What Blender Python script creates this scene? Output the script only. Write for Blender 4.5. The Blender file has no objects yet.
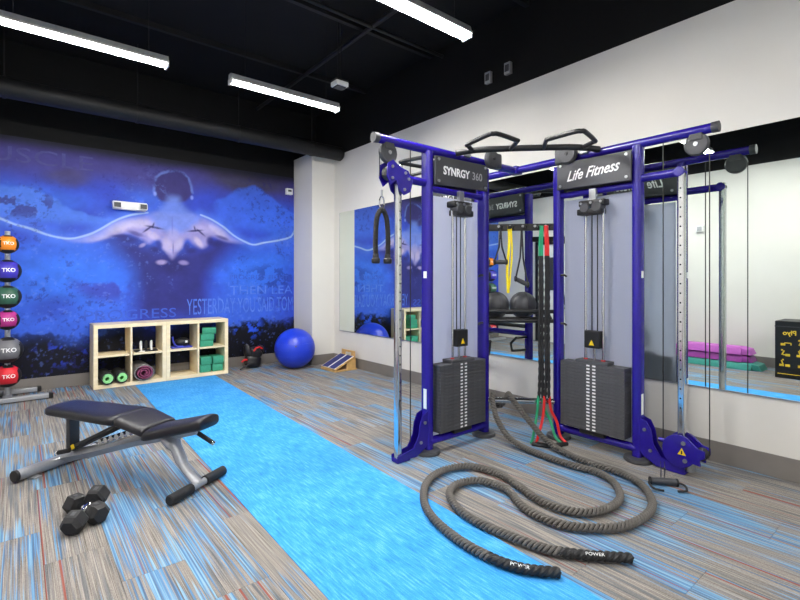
import bpy, bmesh, math, random
import numpy as np
from mathutils import Vector, Matrix

random.seed(7)
scene = bpy.context.scene
C = scene.collection

# ------------------------------------------------------------------ camera, world, exposure
cam_d = bpy.data.cameras.new('camera')
cam_d.sensor_width = 36.0
cam_d.lens = 36.0 * 467 / 800
cam_d.shift_y = -20 / 800
cam_d.clip_start = 0.05
cam = bpy.data.objects.new('camera', cam_d)
C.objects.link(cam)
cam.location = (0, 0, 1.32)
cam.rotation_euler = (math.radians(90), 0, -math.atan2(.633, .774))
scene.camera = cam
scene.view_settings.view_transform = 'Standard'
scene.view_settings.look = 'None'
scene.view_settings.gamma = 1.0
scene.view_settings.use_curve_mapping = False
scene.view_settings.exposure = 0.0
world = bpy.data.worlds.new('world')
scene.world = world
world.use_nodes = True
world.node_tree.nodes['Background'].inputs[0].default_value = (.9, .93, 1, 1)
world.node_tree.nodes['Background'].inputs[1].default_value = 0.2
TUBE_STRENGTH = 195.0

# ------------------------------------------------------------------ materials
def lin(c):
    return tuple((v / 12.92 if v <= .04045 else ((v + .055) / 1.055) ** 2.4) for v in c)
def rgb(r, g, b):
    return lin((r / 255, g / 255, b / 255)) + (1,)

def newmat(name):
    m = bpy.data.materials.new(name); m.use_nodes = True
    nt = m.node_tree
    return m, nt, nt.nodes['Principled BSDF']

def mat(name, col, rough=.5, metal=0, var=.06, scale=30, bump=0, bscale=200, coat=0, spec=.5):
    m, nt, p = newmat(name)
    N, L = nt.nodes, nt.links
    tc = N.new('ShaderNodeTexCoord')
    nz = N.new('ShaderNodeTexNoise'); nz.inputs['Scale'].default_value = scale; nz.inputs['Detail'].default_value = 3
    L.new(tc.outputs['Object'], nz.inputs['Vector'])
    rp = N.new('ShaderNodeValToRGB')
    a = [max(0, v * (1 - var)) for v in col[:3]] + [1]; b = [min(1, v * (1 + var)) for v in col[:3]] + [1]
    rp.color_ramp.elements[0].position = .3; rp.color_ramp.elements[0].color = a
    rp.color_ramp.elements[1].position = .7; rp.color_ramp.elements[1].color = b
    L.new(nz.outputs['Fac'], rp.inputs['Fac']); L.new(rp.outputs['Color'], p.inputs['Base Color'])
    p.inputs['Roughness'].default_value = rough; p.inputs['Metallic'].default_value = metal
    p.inputs['Specular IOR Level'].default_value = spec
    if coat:
        p.inputs['Coat Weight'].default_value = coat; p.inputs['Coat Roughness'].default_value = .08
    if bump:
        n2 = N.new('ShaderNodeTexNoise'); n2.inputs['Scale'].default_value = bscale
        L.new(tc.outputs['Object'], n2.inputs['Vector'])
        bp = N.new('ShaderNodeBump'); bp.inputs['Strength'].default_value = bump; bp.inputs['Distance'].default_value = .002
        L.new(n2.outputs['Fac'], bp.inputs['Height']); L.new(bp.outputs['Normal'], p.inputs['Normal'])
    return m

def math_node(nt, op, a, b=None, c=None):
    n = nt.nodes.new('ShaderNodeMath'); n.operation = op
    for i, v in enumerate((a, b, c)):
        if v is None: continue
        if isinstance(v, (int, float)): n.inputs[i].default_value = v
        else: nt.links.new(v, n.inputs[i])
    return n.outputs[0]

def ramp(nt, fac, stops):
    r = nt.nodes.new('ShaderNodeValToRGB')
    e = r.color_ramp.elements
    while len(e) < len(stops): e.new(.5)
    for i, (pos, col) in enumerate(stops):
        e[i].position = pos; e[i].color = col
    nt.links.new(fac, r.inputs['Fac'])
    return r.outputs['Color']

def mixc(nt, fac, a, b):
    n = nt.nodes.new('ShaderNodeMix'); n.data_type = 'RGBA'
    for sock, v in ((n.inputs[0], fac), (n.inputs[6], a), (n.inputs[7], b)):
        if isinstance(v, (int, float)): sock.default_value = v
        elif isinstance(v, tuple): sock.default_value = v
        else: nt.links.new(v, sock)
    return n.outputs[2]

def combine(nt, x, y, z):
    n = nt.nodes.new('ShaderNodeCombineXYZ')
    for i, v in enumerate((x, y, z)):
        if isinstance(v, (int, float)): n.inputs[i].default_value = v
        else: nt.links.new(v, n.inputs[i])
    return n.outputs[0]

def noise(nt, vec, detail=1.0, rough=.5, scale=1.0):
    n = nt.nodes.new('ShaderNodeTexNoise')
    n.inputs['Scale'].default_value = scale; n.inputs['Detail'].default_value = detail
    n.inputs['Roughness'].default_value = rough
    nt.links.new(vec, n.inputs['Vector'])
    return n.outputs['Fac']

def carpet_material():
    m, nt, p = newmat('striped_carpet')
    tc = nt.nodes.new('ShaderNodeTexCoord'); sp = nt.nodes.new('ShaderNodeSeparateXYZ')
    nt.links.new(tc.outputs['Object'], sp.inputs[0])
    oi = nt.nodes.new('ShaderNodeObjectInfo'); r = oi.outputs['Random']
    x, y = sp.outputs[0], sp.outputs[1]
    M = lambda *a: math_node(nt, *a)
    off = M('MULTIPLY', r, 57.0)
    r2 = M('FRACT', M('MULTIPLY', r, 17.31))
    r3 = M('FRACT', M('MULTIPLY', r, 41.7))
    xo = M('ADD', x, off)
    fine_a = noise(nt, combine(nt, M('MULTIPLY', xo, 330.0), M('MULTIPLY', y, 2.0), off), 2.0, .6)
    pile = noise(nt, combine(nt, M('MULTIPLY', xo, 420.0), M('MULTIPLY', y, 160.0), off), 1.0)
    fine = M('ADD', M('MULTIPLY', fine_a, .72), M('MULTIPLY', pile, .28))
    base = ramp(nt, fine, [(.32, rgb(80, 75, 71)), (.48, rgb(133, 127, 120)), (.68, rgb(172, 166, 158))])
    # slate grey stripes, more of them in some planks
    sl = noise(nt, combine(nt, M('MULTIPLY', xo, 60.0), M('MULTIPLY', y, 2.0), M('ADD', off, 9.0)), 1.0)
    slf = M('MULTIPLY', M('SMOOTHSTEP' if False else 'SUBTRACT', sl, .48), 6.0)
    slc = nt.nodes.new('ShaderNodeClamp'); nt.links.new(slf, slc.inputs[0])
    base = mixc(nt, M('MULTIPLY', slc.outputs[0], M('ADD', .25, M('MULTIPLY', r3, .55))), base, rgb(74, 84, 96))
    # blue streaks
    bl = noise(nt, combine(nt, M('MULTIPLY', xo, 120.0), M('MULTIPLY', y, 1.2), M('ADD', off, 3.0)), 1.5)
    lo = noise(nt, combine(nt, M('MULTIPLY', xo, 7.0), M('MULTIPLY', y, 2.2), M('ADD', off, 21.0)), 0.0)
    bias = M('ADD', M('MULTIPLY', M('SUBTRACT', lo, .5), .75), M('MULTIPLY', M('SUBTRACT', r2, .66), .36))
    bf = M('MULTIPLY', M('SUBTRACT', M('ADD', bl, bias), .50), 9.0)
    bc = nt.nodes.new('ShaderNodeClamp'); nt.links.new(bf, bc.inputs[0])
    tone = noise(nt, combine(nt, M('MULTIPLY', xo, 110.0), M('MULTIPLY', y, 1.0), M('ADD', off, 31.0)), 1.0)
    blue = ramp(nt, tone, [(.33, rgb(54, 92, 130)), (.5, rgb(72, 142, 196)), (.68, rgb(134, 182, 210))])
    col = mixc(nt, M('MULTIPLY', bc.outputs[0], M('ADD', .45, M('MULTIPLY', fine, .55))), base, blue)
    # occasional red-orange yarn lines
    rd = noise(nt, combine(nt, M('MULTIPLY', xo, 50.0), M('MULTIPLY', y, .15), M('ADD', off, 77.0)), 0.0)
    rf = M('MULTIPLY', M('SUBTRACT', M('ADD', rd, M('MULTIPLY', r3, .05)), .745), 40.0)
    rc = nt.nodes.new('ShaderNodeClamp'); nt.links.new(rf, rc.inputs[0])
    col = mixc(nt, M('MULTIPLY', rc.outputs[0], .8), col, rgb(142, 64, 50))
    nt.links.new(col, p.inputs['Base Color'])
    p.inputs['Roughness'].default_value = .95; p.inputs['Specular IOR Level'].default_value = .15
    bp = nt.nodes.new('ShaderNodeBump'); bp.inputs['Strength'].default_value = .5; bp.inputs['Distance'].default_value = .004
    nt.links.new(fine, bp.inputs['Height']); nt.links.new(bp.outputs['Normal'], p.inputs['Normal'])
    return m

def turf_material():
    m, nt, p = newmat('blue_turf')
    tc = nt.nodes.new('ShaderNodeTexCoord'); sp = nt.nodes.new('ShaderNodeSeparateXYZ')
    nt.links.new(tc.outputs['Object'], sp.inputs[0])
    M = lambda *a: math_node(nt, *a)
    x, y = sp.outputs[0], sp.outputs[1]
    a = noise(nt, combine(nt, M('MULTIPLY', x, 110.0), M('MULTIPLY', y, 9.0), 1.0), 2.0, .6)
    b = noise(nt, tc.outputs['Object'], 2.0, .6, 5.0)
    c = noise(nt, tc.outputs['Object'], 1.0, .6, 320.0)
    f = M('ADD', M('ADD', M('MULTIPLY', a, .55), M('MULTIPLY', b, .2)), M('MULTIPLY', c, .25))
    col = ramp(nt, f, [(.3, rgb(36, 116, 188)), (.5, rgb(58, 152, 224)), (.72, rgb(118, 194, 240))])
    nt.links.new(col, p.inputs['Base Color'])
    p.inputs['Roughness'].default_value = .85; p.inputs['Specular IOR Level'].default_value = .2
    bp = nt.nodes.new('ShaderNodeBump'); bp.inputs['Strength'].default_value = .7; bp.inputs['Distance'].default_value = .006
    nt.links.new(f, bp.inputs['Height']); nt.links.new(bp.outputs['Normal'], p.inputs['Normal'])
    return m

def emis(name, col, strength):
    m, nt, p = newmat(name)
    p.inputs['Base Color'].default_value = (.9, .9, .9, 1)
    p.inputs['Emission Color'].default_value = col
    p.inputs['Emission Strength'].default_value = strength
    return m

def wood_material():
    m, nt, p = newmat('birch_wood')
    tc = nt.nodes.new('ShaderNodeTexCoord')
    mp = nt.nodes.new('ShaderNodeMapping'); mp.inputs['Scale'].default_value = (4, 4, 30)
    nt.links.new(tc.outputs['Object'], mp.inputs[0])
    f = noise(nt, mp.outputs[0], 3.0, .6)
    nt.links.new(ramp(nt, f, [(.3, rgb(234, 216, 176)), (.7, rgb(244, 228, 194))]), p.inputs['Base Color'])
    p.inputs['Roughness'].default_value = .5
    return m

def mural_material():
    m, nt, p = newmat('mural_vinyl')
    at = nt.nodes.new('ShaderNodeVertexColor'); at.layer_name = 'print'
    nt.links.new(at.outputs['Color'], p.inputs['Base Color'])
    p.inputs['Roughness'].default_value = .55; p.inputs['Specular IOR Level'].default_value = .25
    return m

def ink(name, ca, cb):
    m, nt, p = newmat(name)
    tc = nt.nodes.new('ShaderNodeTexCoord')
    f = noise(nt, tc.outputs['Object'], 3.0, .6, 9.0)
    nt.links.new(ramp(nt, f, [(.35, ca), (.65, cb)]), p.inputs['Base Color'])
    p.inputs['Roughness'].default_value = .55; p.inputs['Specular IOR Level'].default_value = .25
    return m

def glass_panel_material():
    m, nt, p = newmat('frosted_shroud')
    tc = nt.nodes.new('ShaderNodeTexCoord')
    f = noise(nt, tc.outputs['Object'], 2.0, .5, 400.0)
    nt.links.new(ramp(nt, f, [(.35, rgb(196, 199, 218)), (.65, rgb(214, 217, 232))]), p.inputs['Base Color'])
    p.inputs['Roughness'].default_value = .35
    tr = nt.nodes.new('ShaderNodeBsdfTranslucent'); tr.inputs[0].default_value = rgb(230, 232, 242)
    mx = nt.nodes.new('ShaderNodeMixShader'); mx.inputs[0].default_value = .68
    nt.links.new(p.outputs[0], mx.inputs[1]); nt.links.new(tr.outputs[0], mx.inputs[2])
    nt.links.new(mx.outputs[0], nt.nodes['Material Output'].inputs[0])
    return m

W = dict(
    wall=mat('white_wall_paint', rgb(220, 217, 210), .7, var=.015, scale=3, bump=.06, bscale=300),
    black_paint=mat('black_paint', rgb(10, 10, 11), .75, var=.2, scale=4, spec=.25),
    black_steel=mat('black_painted_steel', rgb(20, 20, 22), .55, var=.15, scale=6, spec=.4),
    base=mat('grey_vinyl_base', rgb(120, 115, 110), .5, var=.05, scale=8),
    sub=mat('subfloor', rgb(70, 68, 66), .9),
    carpet=carpet_material(), turf=turf_material(), wood=wood_material(), mural=mural_material(),
    blue=mat('indigo_powdercoat', rgb(32, 16, 134), .26, var=.06, scale=120, coat=.12),
    dgrey=mat('dark_grey_plastic', rgb(60, 61, 65), .5, var=.08, scale=60),
    sign=mat('charcoal_sign', rgb(58, 59, 64), .42, var=.05, scale=80),
    black=mat('black_plastic', rgb(21, 21, 23), .45, var=.15, scale=60),
    rubber=mat('black_rubber', rgb(26, 26, 28), .65, var=.2, scale=90, bump=.2, bscale=300),
    plate=mat('graphite_plate', rgb(80, 80, 83), .5, var=.12, scale=40, bump=.2, bscale=500, metal=.2),
    chrome=mat('chrome', rgb(215, 217, 220), .12, 1, var=.03),
    steel=mat('brushed_steel', rgb(172, 174, 178), .35, .9, var=.06, scale=50),
    silver=mat('silver_paint', rgb(178, 180, 184), .35, .6, var=.06, scale=80),
    white=mat('white_plastic', rgb(232, 232, 230), .4, var=.02),
    print_white=mat('white_print', rgb(240, 240, 240), .5, var=.01),
    print_grey=mat('grey_print', rgb(165, 166, 170), .5, var=.01),
    yellow=mat('warning_yellow', rgb(240, 205, 20), .5, var=.02),
    pad=mat('black_vinyl_pad', rgb(20, 19, 25), .4, var=.08, scale=40, bump=.25, bscale=700),
    shroud=glass_panel_material(),
    mirror=mat('mirror_glass', rgb(226, 234, 230), .0, 1, var=.0),
    rope=mat('rope_fibre', rgb(92, 88, 84), .8, var=.15, scale=160, bump=.3, bscale=500),
    rope_dark=mat('rope_fibre_dark', rgb(30, 29, 29), .8, var=.3, scale=160, bump=.5, bscale=500),
    groove_shade_core=mat('groove_shade_black', rgb(14, 14, 14), .9, var=.2, spec=.1),
    gymball=mat('blue_gym_ball', rgb(30, 60, 200), .3, var=.04, scale=6),
    green_foam=mat('green_foam', rgb(56, 150, 118), .8, var=.08, scale=60),
    tube=emis('fluorescent_glow', (1, .98, .95, 1), TUBE_STRENGTH),
)
W['cord_red'] = mat('red_tubing', rgb(208, 34, 36), .4)
W['cord_green'] = mat('green_tubing', rgb(30, 150, 104), .4)
W['cord_yellow'] = mat('yellow_tubing', rgb(238, 214, 20), .4)

# ------------------------------------------------------------------ mesh builder
def frame_for(d):
    d = Vector(d).normalized()
    up = Vector((0, 0, 1)) if abs(d.z) < .95 else Vector((1, 0, 0))
    a = d.cross(up).normalized(); b = a.cross(d).normalized()
    return a, b, d

class MB:
    def __init__(s): s.v = []; s.f = []
    def add(s, verts, faces):
        o = len(s.v); s.v += [tuple(v) for v in verts]; s.f += [tuple(i + o for i in f) for f in faces]; return s
    def box(s, c, size, rot=None, bev=0.0):
        bm = bmesh.new(); bmesh.ops.create_cube(bm, size=1)
        for v in bm.verts: v.co = Vector((v.co.x * size[0], v.co.y * size[1], v.co.z * size[2]))
        if bev:
            bmesh.ops.bevel(bm, geom=list(bm.edges), offset=min(bev, .45 * min(size)), segments=2, profile=.6, affect='EDGES')
        R = rot or Matrix.Identity(3)
        if not isinstance(R, Matrix): R = Matrix.Rotation(R, 3, 'Z')
        bm.verts.index_update()
        s.add([R @ v.co + Vector(c) for v in bm.verts], [[v.index for v in f.verts] for f in bm.faces]); bm.free(); return s
    def tube(s, pts, r, seg=12, closed=False, cap=True, flat=1.0):
        pts = [Vector(p) for p in pts]; n = len(pts)
        rr = r if isinstance(r, (list, tuple)) else [r] * n
        ver, fac = [], []
        pa = None
        for i, p in enumerate(pts):
            if closed: d = pts[(i + 1) % n] - pts[i - 1]
            else: d = pts[min(i + 1, n - 1)] - pts[max(i - 1, 0)]
            a, b, d = frame_for(d)
            if pa is not None:
                a = (pa - d * pa.dot(d)).normalized() if (pa - d * pa.dot(d)).length > 1e-4 else a
                b = a.cross(d).normalized()
            pa = a
            k = 1.0
            if 0 < i < n - 1 or closed:
                d0 = (pts[i] - pts[i - 1]).normalized(); d1 = (pts[(i + 1) % n] - pts[i]).normalized()
                cs = max(.35, math.sqrt(max(0, (1 + d0.dot(d1)) / 2))); k = 1 / cs if cs > .6 else 1.0
            for j in range(seg):
                t = 2 * math.pi * j / seg
                ver.append(p + (a * math.cos(t) * k + b * math.sin(t) * flat) * rr[i])
        m = n if closed else n - 1
        for i in range(m):
            for j in range(seg):
                i2 = (i + 1) % n
                fac.append((i * seg + j, i * seg + (j + 1) % seg, i2 * seg + (j + 1) % seg, i2 * seg + j))
        if cap and not closed:
            fac.append(tuple(range(seg))[::-1]); fac.append(tuple((n - 1) * seg + j for j in range(seg)))
        s.add(ver, fac); return s
    def cyl(s, p0, p1, r, seg=20, r2=None, bev=0):
        p0, p1 = Vector(p0), Vector(p1); r2 = r if r2 is None else r2
        if bev:
            d = (p1 - p0).normalized()
            return s.tube([p0, p0 + d * bev, p1 - d * bev, p1], [r - bev, r, r2, r2 - bev], seg)
        return s.tube([p0, p1], [r, r2], seg)
    def prism(s, poly, o, u, v, depth, bev=0.0):
        """polygon (list of 2d) in plane o,u,v extruded by depth along u x v (centred)"""
        u, v, o = Vector(u).normalized(), Vector(v).normalized(), Vector(o); n = u.cross(v)
        bm = bmesh.new()
        vs = [bm.verts.new(o + u * a + v * b - n * depth / 2) for a, b in poly]
        f = bm.faces.new(vs)
        e = bmesh.ops.extrude_face_region(bm, geom=[f])
        bmesh.ops.translate(bm, verts=[q for q in e['geom'] if isinstance(q, bmesh.types.BMVert)], vec=n * depth)
        bmesh.ops.recalc_face_normals(bm, faces=bm.faces)
        if bev: bmesh.ops.bevel(bm, geom=list(bm.edges), offset=bev, segments=2, profile=.6, affect='EDGES')
        bm.verts.index_update()
        s.add([q.co.copy() for q in bm.verts], [[q.index for q in g.verts] for g in bm.faces]); bm.free(); return s
    def sphere(s, c, r, seg=28, rings=18, R=None):
        r = (r, r, r) if isinstance(r, (int, float)) else r
        ver, fac = [], []
        for i in range(rings + 1):
            t = math.pi * i / rings
            for j in range(seg):
                a = 2 * math.pi * j / seg
                q = Vector((r[0] * math.sin(t) * math.cos(a), r[1] * math.sin(t) * math.sin(a), r[2] * math.cos(t)))
                ver.append((R @ q if R else q) + Vector(c))
        for i in range(rings):
            for j in range(seg):
                fac.append((i * seg + j, (i + 1) * seg + j, (i + 1) * seg + (j + 1) % seg, i * seg + (j + 1) % seg))
        s.add(ver, fac); return s
    def lathe(s, prof, o, axis=(0, 0, 1), seg=32):
        a, b, d = frame_for(axis); o = Vector(o)
        ver, fac = [], []
        for (r, h) in prof:
            for j in range(seg):
                t = 2 * math.pi * j / seg
                ver.append(o + d * h + (a * math.cos(t) + b * math.sin(t)) * r)
        for i in range(len(prof) - 1):
            for j in range(seg):
                fac.append((i * seg + j, i * seg + (j + 1) % seg, (i + 1) * seg + (j + 1) % seg, (i + 1) * seg + j))
        if prof[0][0] > 1e-5: fac.append(tuple(range(seg))[::-1])
        if prof[-1][0] > 1e-5: fac.append(tuple((len(prof) - 1) * seg + j for j in range(seg)))
        s.add(ver, fac); return s
    def build(s, name, m, parent=None, loc=None, rotz=0, smooth=.6, merge=True):
        me = bpy.data.meshes.new(name); me.from_pydata(s.v, [], s.f)
        if merge:
            bm = bmesh.new(); bm.from_mesh(me)
            bmesh.ops.remove_doubles(bm, verts=bm.verts, dist=1e-5)
            bmesh.ops.recalc_face_normals(bm, faces=bm.faces); bm.to_mesh(me); bm.free()
        me.materials.append(W[m] if isinstance(m, str) else m)
        if smooth:
            me.shade_smooth(); me.set_sharp_from_angle(angle=smooth)
        o = bpy.data.objects.new(name, me); C.objects.link(o)
        if parent: o.parent = parent
        if loc: o.location = loc
        if rotz: o.rotation_euler = (0, 0, rotz)
        return o

def tag(o, label, cat, group=None):
    o['label'] = label; o['category'] = cat
    if group: o['group'] = group
    return o
def thing(name, label, cat, loc, rotz=0, group=None):
    o = bpy.data.objects.new(name, None); C.objects.link(o); o.empty_display_size = .1
    o.location = loc; o.rotation_euler = (0, 0, rotz)
    return tag(o, label, cat, group)
def struct(o): o['kind'] = 'structure'; return o
def copy_child(o, parent, loc=None):
    c = o.copy(); C.objects.link(c); c.parent = parent
    if loc is not None: c.location = loc
    return c
def copy_tree(o, parent=None):
    c = o.copy(); C.objects.link(c); c.parent = parent
    for ch in list(o.children): copy_tree(ch, c)
    return c

def text_mesh(body, size, sx=1.0, shear=0.0, extrude=.0006, spacing=1.0, bold=0.0):
    cu = bpy.data.curves.new('t', 'FONT'); cu.body = body; cu.size = size; cu.align_x = 'CENTER'; cu.align_y = 'CENTER'
    cu.extrude = extrude; cu.shear = shear; cu.space_character = spacing; cu.offset = bold
    cu.resolution_u = 3
    o = bpy.data.objects.new('t', cu); C.objects.link(o)
    bpy.context.view_layer.update()
    me = bpy.data.meshes.new_from_object(o.evaluated_get(bpy.context.evaluated_depsgraph_get()))
    bpy.data.objects.remove(o)
    for v in me.vertices: v.co.x *= sx
    return me
def text(name, body, size, m, o, u, v, parent=None, **k):
    """lettering lying in the plane (o, u right, v up)"""
    me = text_mesh(body, size, **k)
    u, v = Vector(u).normalized(), Vector(v).normalized(); n = u.cross(v)
    for q in me.vertices:
        c = q.co.copy(); q.co = Vector(o) + u * c.x + v * c.y + n * c.z
    me.materials.clear(); me.materials.append(W[m] if isinstance(m, str) else m)
    ob = bpy.data.objects.new(name, me); C.objects.link(ob)
    if parent: ob.parent = parent
    return ob

def catmull(P, per=10):
    P = [Vector(p) for p in P]; out = []
    Q = [P[0] * 2 - P[1]] + P + [P[-1] * 2 - P[-2]]
    for i in range(1, len(Q) - 2):
        a, b, c, d = Q[i - 1:i + 3]
        for k in range(per):
            t = k / per
            out.append(.5 * ((2 * b) + (c - a) * t + (2 * a - 5 * b + 4 * c - d) * t * t + (3 * b - a - 3 * c + d) * t ** 3))
    out.append(P[-1]); return out
def resample(pts, step):
    pts = [Vector(p) for p in pts]; out = [pts[0].copy()]; acc = 0.0
    for a, b in zip(pts, pts[1:]):
        L = (b - a).length
        if L < 1e-9: continue
        t = step - acc
        while t <= L:
            out.append(a.lerp(b, t / L)); t += step
        acc = L - (t - step)
    return out

# ------------------------------------------------------------------ room shell
XL, XR, YB, YF, ZC = -.95, 3.93, 7.08, -2.8, 4.1
WZ = 3.30                       # white paint stops here, black above
fl = struct(MB().box(((XL + XR) / 2, (YB + YF) / 2, -.05), (XR - XL + .4, YB - YF + .4, .086)).build('floor', 'sub', smooth=0))
# carpet planks, laid brick fashion along the room
pw, pl_ = .26, 1.0
plank = None; npl = 0
ix = 0
x = XL
while x < XR - .001:
    w = min(pw, XR - x)
    y = YF - (ix * .37) % 1.0
    while y < YB - .001:
        y0 = max(y, YF); y1 = min(y + pl_, YB)
        full = w > pw - .01
        if y1 - y0 > .03 and not (1.14 < x and x + w < 1.82 and y0 > .6 and y1 < 6.5) and y1 > -.9:
            if plank is None:
                b = MB().box((0, 0, 0), (pw - .0012, pl_ - .0012, .007), bev=.0012)
                plank = b.build('carpet_plank', 'carpet', fl, smooth=0); o = plank
            else:
                o = copy_child(plank, fl)
            o.location = (x + w / 2, (y0 + y1) / 2, -.0035)
            o.scale = (w / pw, (y1 - y0) / pl_, 1)
            npl += 1
        y += pl_
    ix += 1; x += pw
# blue turf runner
t = struct_t = MB()
A0, A1, B0, B1 = (.885, YF + .8), (1.135, 6.62), (1.74, YF + .8), (2.105, 6.62)
verts = []
n = 40
for i in range(n + 1):
    k = i / n
    for (p, q) in ((A0, A1), (B0, B1)):
        verts.append((p[0] + (q[0] - p[0]) * k, p[1] + (q[1] - p[1]) * k, .005))
vv = verts + [(a, b_, .0002) for a, b_, c in verts]
m_ = len(verts)
ff = []
for i in range(n):
    ff.append((2 * i, 2 * i + 1, 2 * i + 3, 2 * i + 2))
    ff.append((2 * i, 2 * i + 2, m_ + 2 * i + 2, m_ + 2 * i)); ff.append((2 * i + 1, m_ + 2 * i + 1, m_ + 2 * i + 3, 2 * i + 3))
ff += [(0, m_, m_ + 1, 1), (2 * n, 2 * n + 1, m_ + 2 * n + 1, m_ + 2 * n)]
t.add(vv, ff)
tag(t.build('turf_runner', 'turf', smooth=0), 'bright blue turf strip running the length of the striped carpet', 'turf mat')

def wallbox(name, c, size, m='wall', parent=None): return MB().box(c, size).build(name, m, parent, smooth=0)
wr = struct(wallbox('wall_right', (XR + .1, (YB + YF) / 2, WZ / 2), (.2, YB - YF + .4, WZ)))
wallbox('black_upper_wall', (XR + .1, (YB + YF) / 2, (WZ + ZC) / 2), (.2, YB - YF + .4, ZC - WZ), 'black_paint', wr)
wb = struct(wallbox('wall_back', ((XL + XR) / 2, YB + .1, WZ / 2), (XR - XL, .2, WZ)))
wallbox('black_upper_wall', ((XL + XR) / 2, YB + .1, (WZ + ZC) / 2), (XR - XL, .2, ZC - WZ), 'black_paint', wb)
wallbox('black_painted_band', ((XL + 3.525) / 2, YB - .002, 3.13), (3.525 - XL, .004, .36), 'black_paint', wb)
wl = struct(wallbox('wall_left', (XL - .1, (YB + YF) / 2, 3.1 / 2), (.2, YB - YF + .4, 3.1)))
wallbox('black_upper_wall', (XL - .1, (YB + YF) / 2, (3.1 + ZC) / 2), (.2, YB - YF + .4, ZC - 3.1), 'black_paint', wl)
wf = struct(wallbox('wall_front', ((XL + XR) / 2, YF - .1, WZ / 2), (XR - XL, .2, WZ)))
wallbox('black_upper_wall', ((XL + XR) / 2, YF - .1, (WZ + ZC) / 2), (XR - XL, .2, ZC - WZ), 'black_paint', wf)
ce = struct(wallbox('ceiling', ((XL + XR) / 2, (YB + YF) / 2, ZC + .1), (XR - XL + .4, YB - YF + .4, .2), 'black_paint'))
for yy in (5.6, 4.2, 2.8, 1.4, 0.0, -1.4):
    MB().box(((XL + XR) / 2, yy, ZC - .03), (XR - XL, .05, .06)).build('deck_rib', 'black_steel', ce, smooth=0)
MB().cyl((2.9, YF, 4.0), (2.9, YB, 4.0), .025, 12).build('conduit', 'black_steel', ce)
MB().cyl((XL, 4.0, 3.99), (XR, 4.0, 3.99), .02, 12).build('conduit', 'black_steel', ce)
col = struct(MB().box(((3.53 + XR) / 2, (6.47 + YB) / 2, WZ / 2), (XR - 3.53, YB - 6.47, WZ), bev=.004).build('trim_1', 'wall', smooth=0))
col['label'] = 'white boxed column in the corner of the room'
# baseboards
bh = .15
struct(MB().box((XR - .006, (6.46 + YF) / 2, bh / 2), (.012, 6.46 - YF, bh), bev=.003).build('baseboard_right', 'base', smooth=0))
struct(MB().box(((XL + 3.517) / 2, YB - .006, bh / 2), (3.517 - XL, .012, bh), bev=.003).build('baseboard_back', 'base', smooth=0))
struct(MB().box((XL + .006, (5.1 + YF) / 2, bh / 2), (.012, 5.1 - YF, bh), bev=.003).build('baseboard_left', 'base', smooth=0))
bc_ = MB().box(((3.517 + XR - .012) / 2, 6.464, bh / 2), (XR - 3.517 - .012, .012, bh), bev=.003)
bc_.box((3.524, (6.47 + YB) / 2, bh / 2), (.012, YB - 6.47, bh), bev=.003)
struct(bc_.build('trim_2', 'base', smooth=0))
# door on the left wall, seen in the mirror
dr = struct(MB().box((XL + .02, 5.55, 1.03), (.04, .82, 2.06), bev=.004).build('door_1', 'white', smooth=0))
fr = MB().box((XL + .03, 5.11, 1.06), (.06, .06, 2.12)).box((XL + .03, 5.99, 1.06), (.06, .06, 2.12)).box((XL + .03, 5.55, 2.12), (.06, .94, .08))
fr.build('door_frame', 'black_steel', dr, smooth=0)
h = MB().cyl((XL + .04, 5.22, 1.0), (XL + .09, 5.22, 1.0), .012).tube([(XL + .09, 5.22, 1.0), (XL + .09, 5.34, 1.0)], .01)
h.build('door_handle', 'steel', dr)
MB().box((XL + .045, 5.55, 1.45), (.012, .3, .7), bev=.003).build('vision_panel', 'dgrey', dr, smooth=0)

# black duct along the mural wall
d = thing('ceiling_duct', 'round black duct running under the ceiling in front of the mural', 'duct', ((XL + XR) / 2, 6.22, 3.28))
lx = (XR - XL) / 2 - .02
MB().cyl((-lx, 0, 0), (lx, 0, 0), .105, 28, bev=.02).build('duct_pipe', 'black_steel', d)
for xx in (-1.6, -.4, .8, 1.9):
    MB().cyl((xx - .015, 0, 0), (xx + .015, 0, 0), .112, 28).build('duct_collar', 'black_steel', d)
    MB().cyl((xx, 0, .1), (xx, 0, ZC - 3.28), .006, 8).build('hanger_rod', 'black_steel', d)

# ------------------------------------------------------------------ wall mural (flat print)
def fbm(X, Z, seed, f0, oct=5, gain=.55):
    rng = np.random.RandomState(seed); out = np.zeros_like(X); amp = 1; tot = 0; f = f0
    for o in range(oct):
        G = rng.rand(64, 64); x = X * f + rng.rand() * 40; z = Z * f + rng.rand() * 40
        xi = np.floor(x).astype(int); zi = np.floor(z).astype(int); a = x - xi; b = z - zi
        a = a * a * (3 - 2 * a); b = b * b * (3 - 2 * b)
        g = lambda i, j: G[(xi + i) % 64, (zi + j) % 64]
        out += amp * ((g(0, 0) * (1 - a) + g(1, 0) * a) * (1 - b) + (g(0, 1) * (1 - a) + g(1, 1) * a) * b)
        tot += amp; amp *= gain; f *= 2.03
    return out / tot
def sst(e0, e1, x):
    t_ = np.clip((x - e0) / (e1 - e0), 0, 1); return t_ * t_ * (3 - 2 * t_)
def seg_dist(X, Z, pts, closed=False):
    D = np.full(X.shape, 1e9); P = list(pts) + ([pts[0]] if closed else [])
    for (x0, z0), (x1, z1) in zip(P, P[1:]):
        dx, dz = x1 - x0, z1 - z0; L = dx * dx + dz * dz + 1e-12
        t_ = np.clip(((X - x0) * dx + (Z - z0) * dz) / L, 0, 1)
        D = np.minimum(D, np.hypot(X - x0 - t_ * dx, Z - z0 - t_ * dz))
    return D
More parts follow.
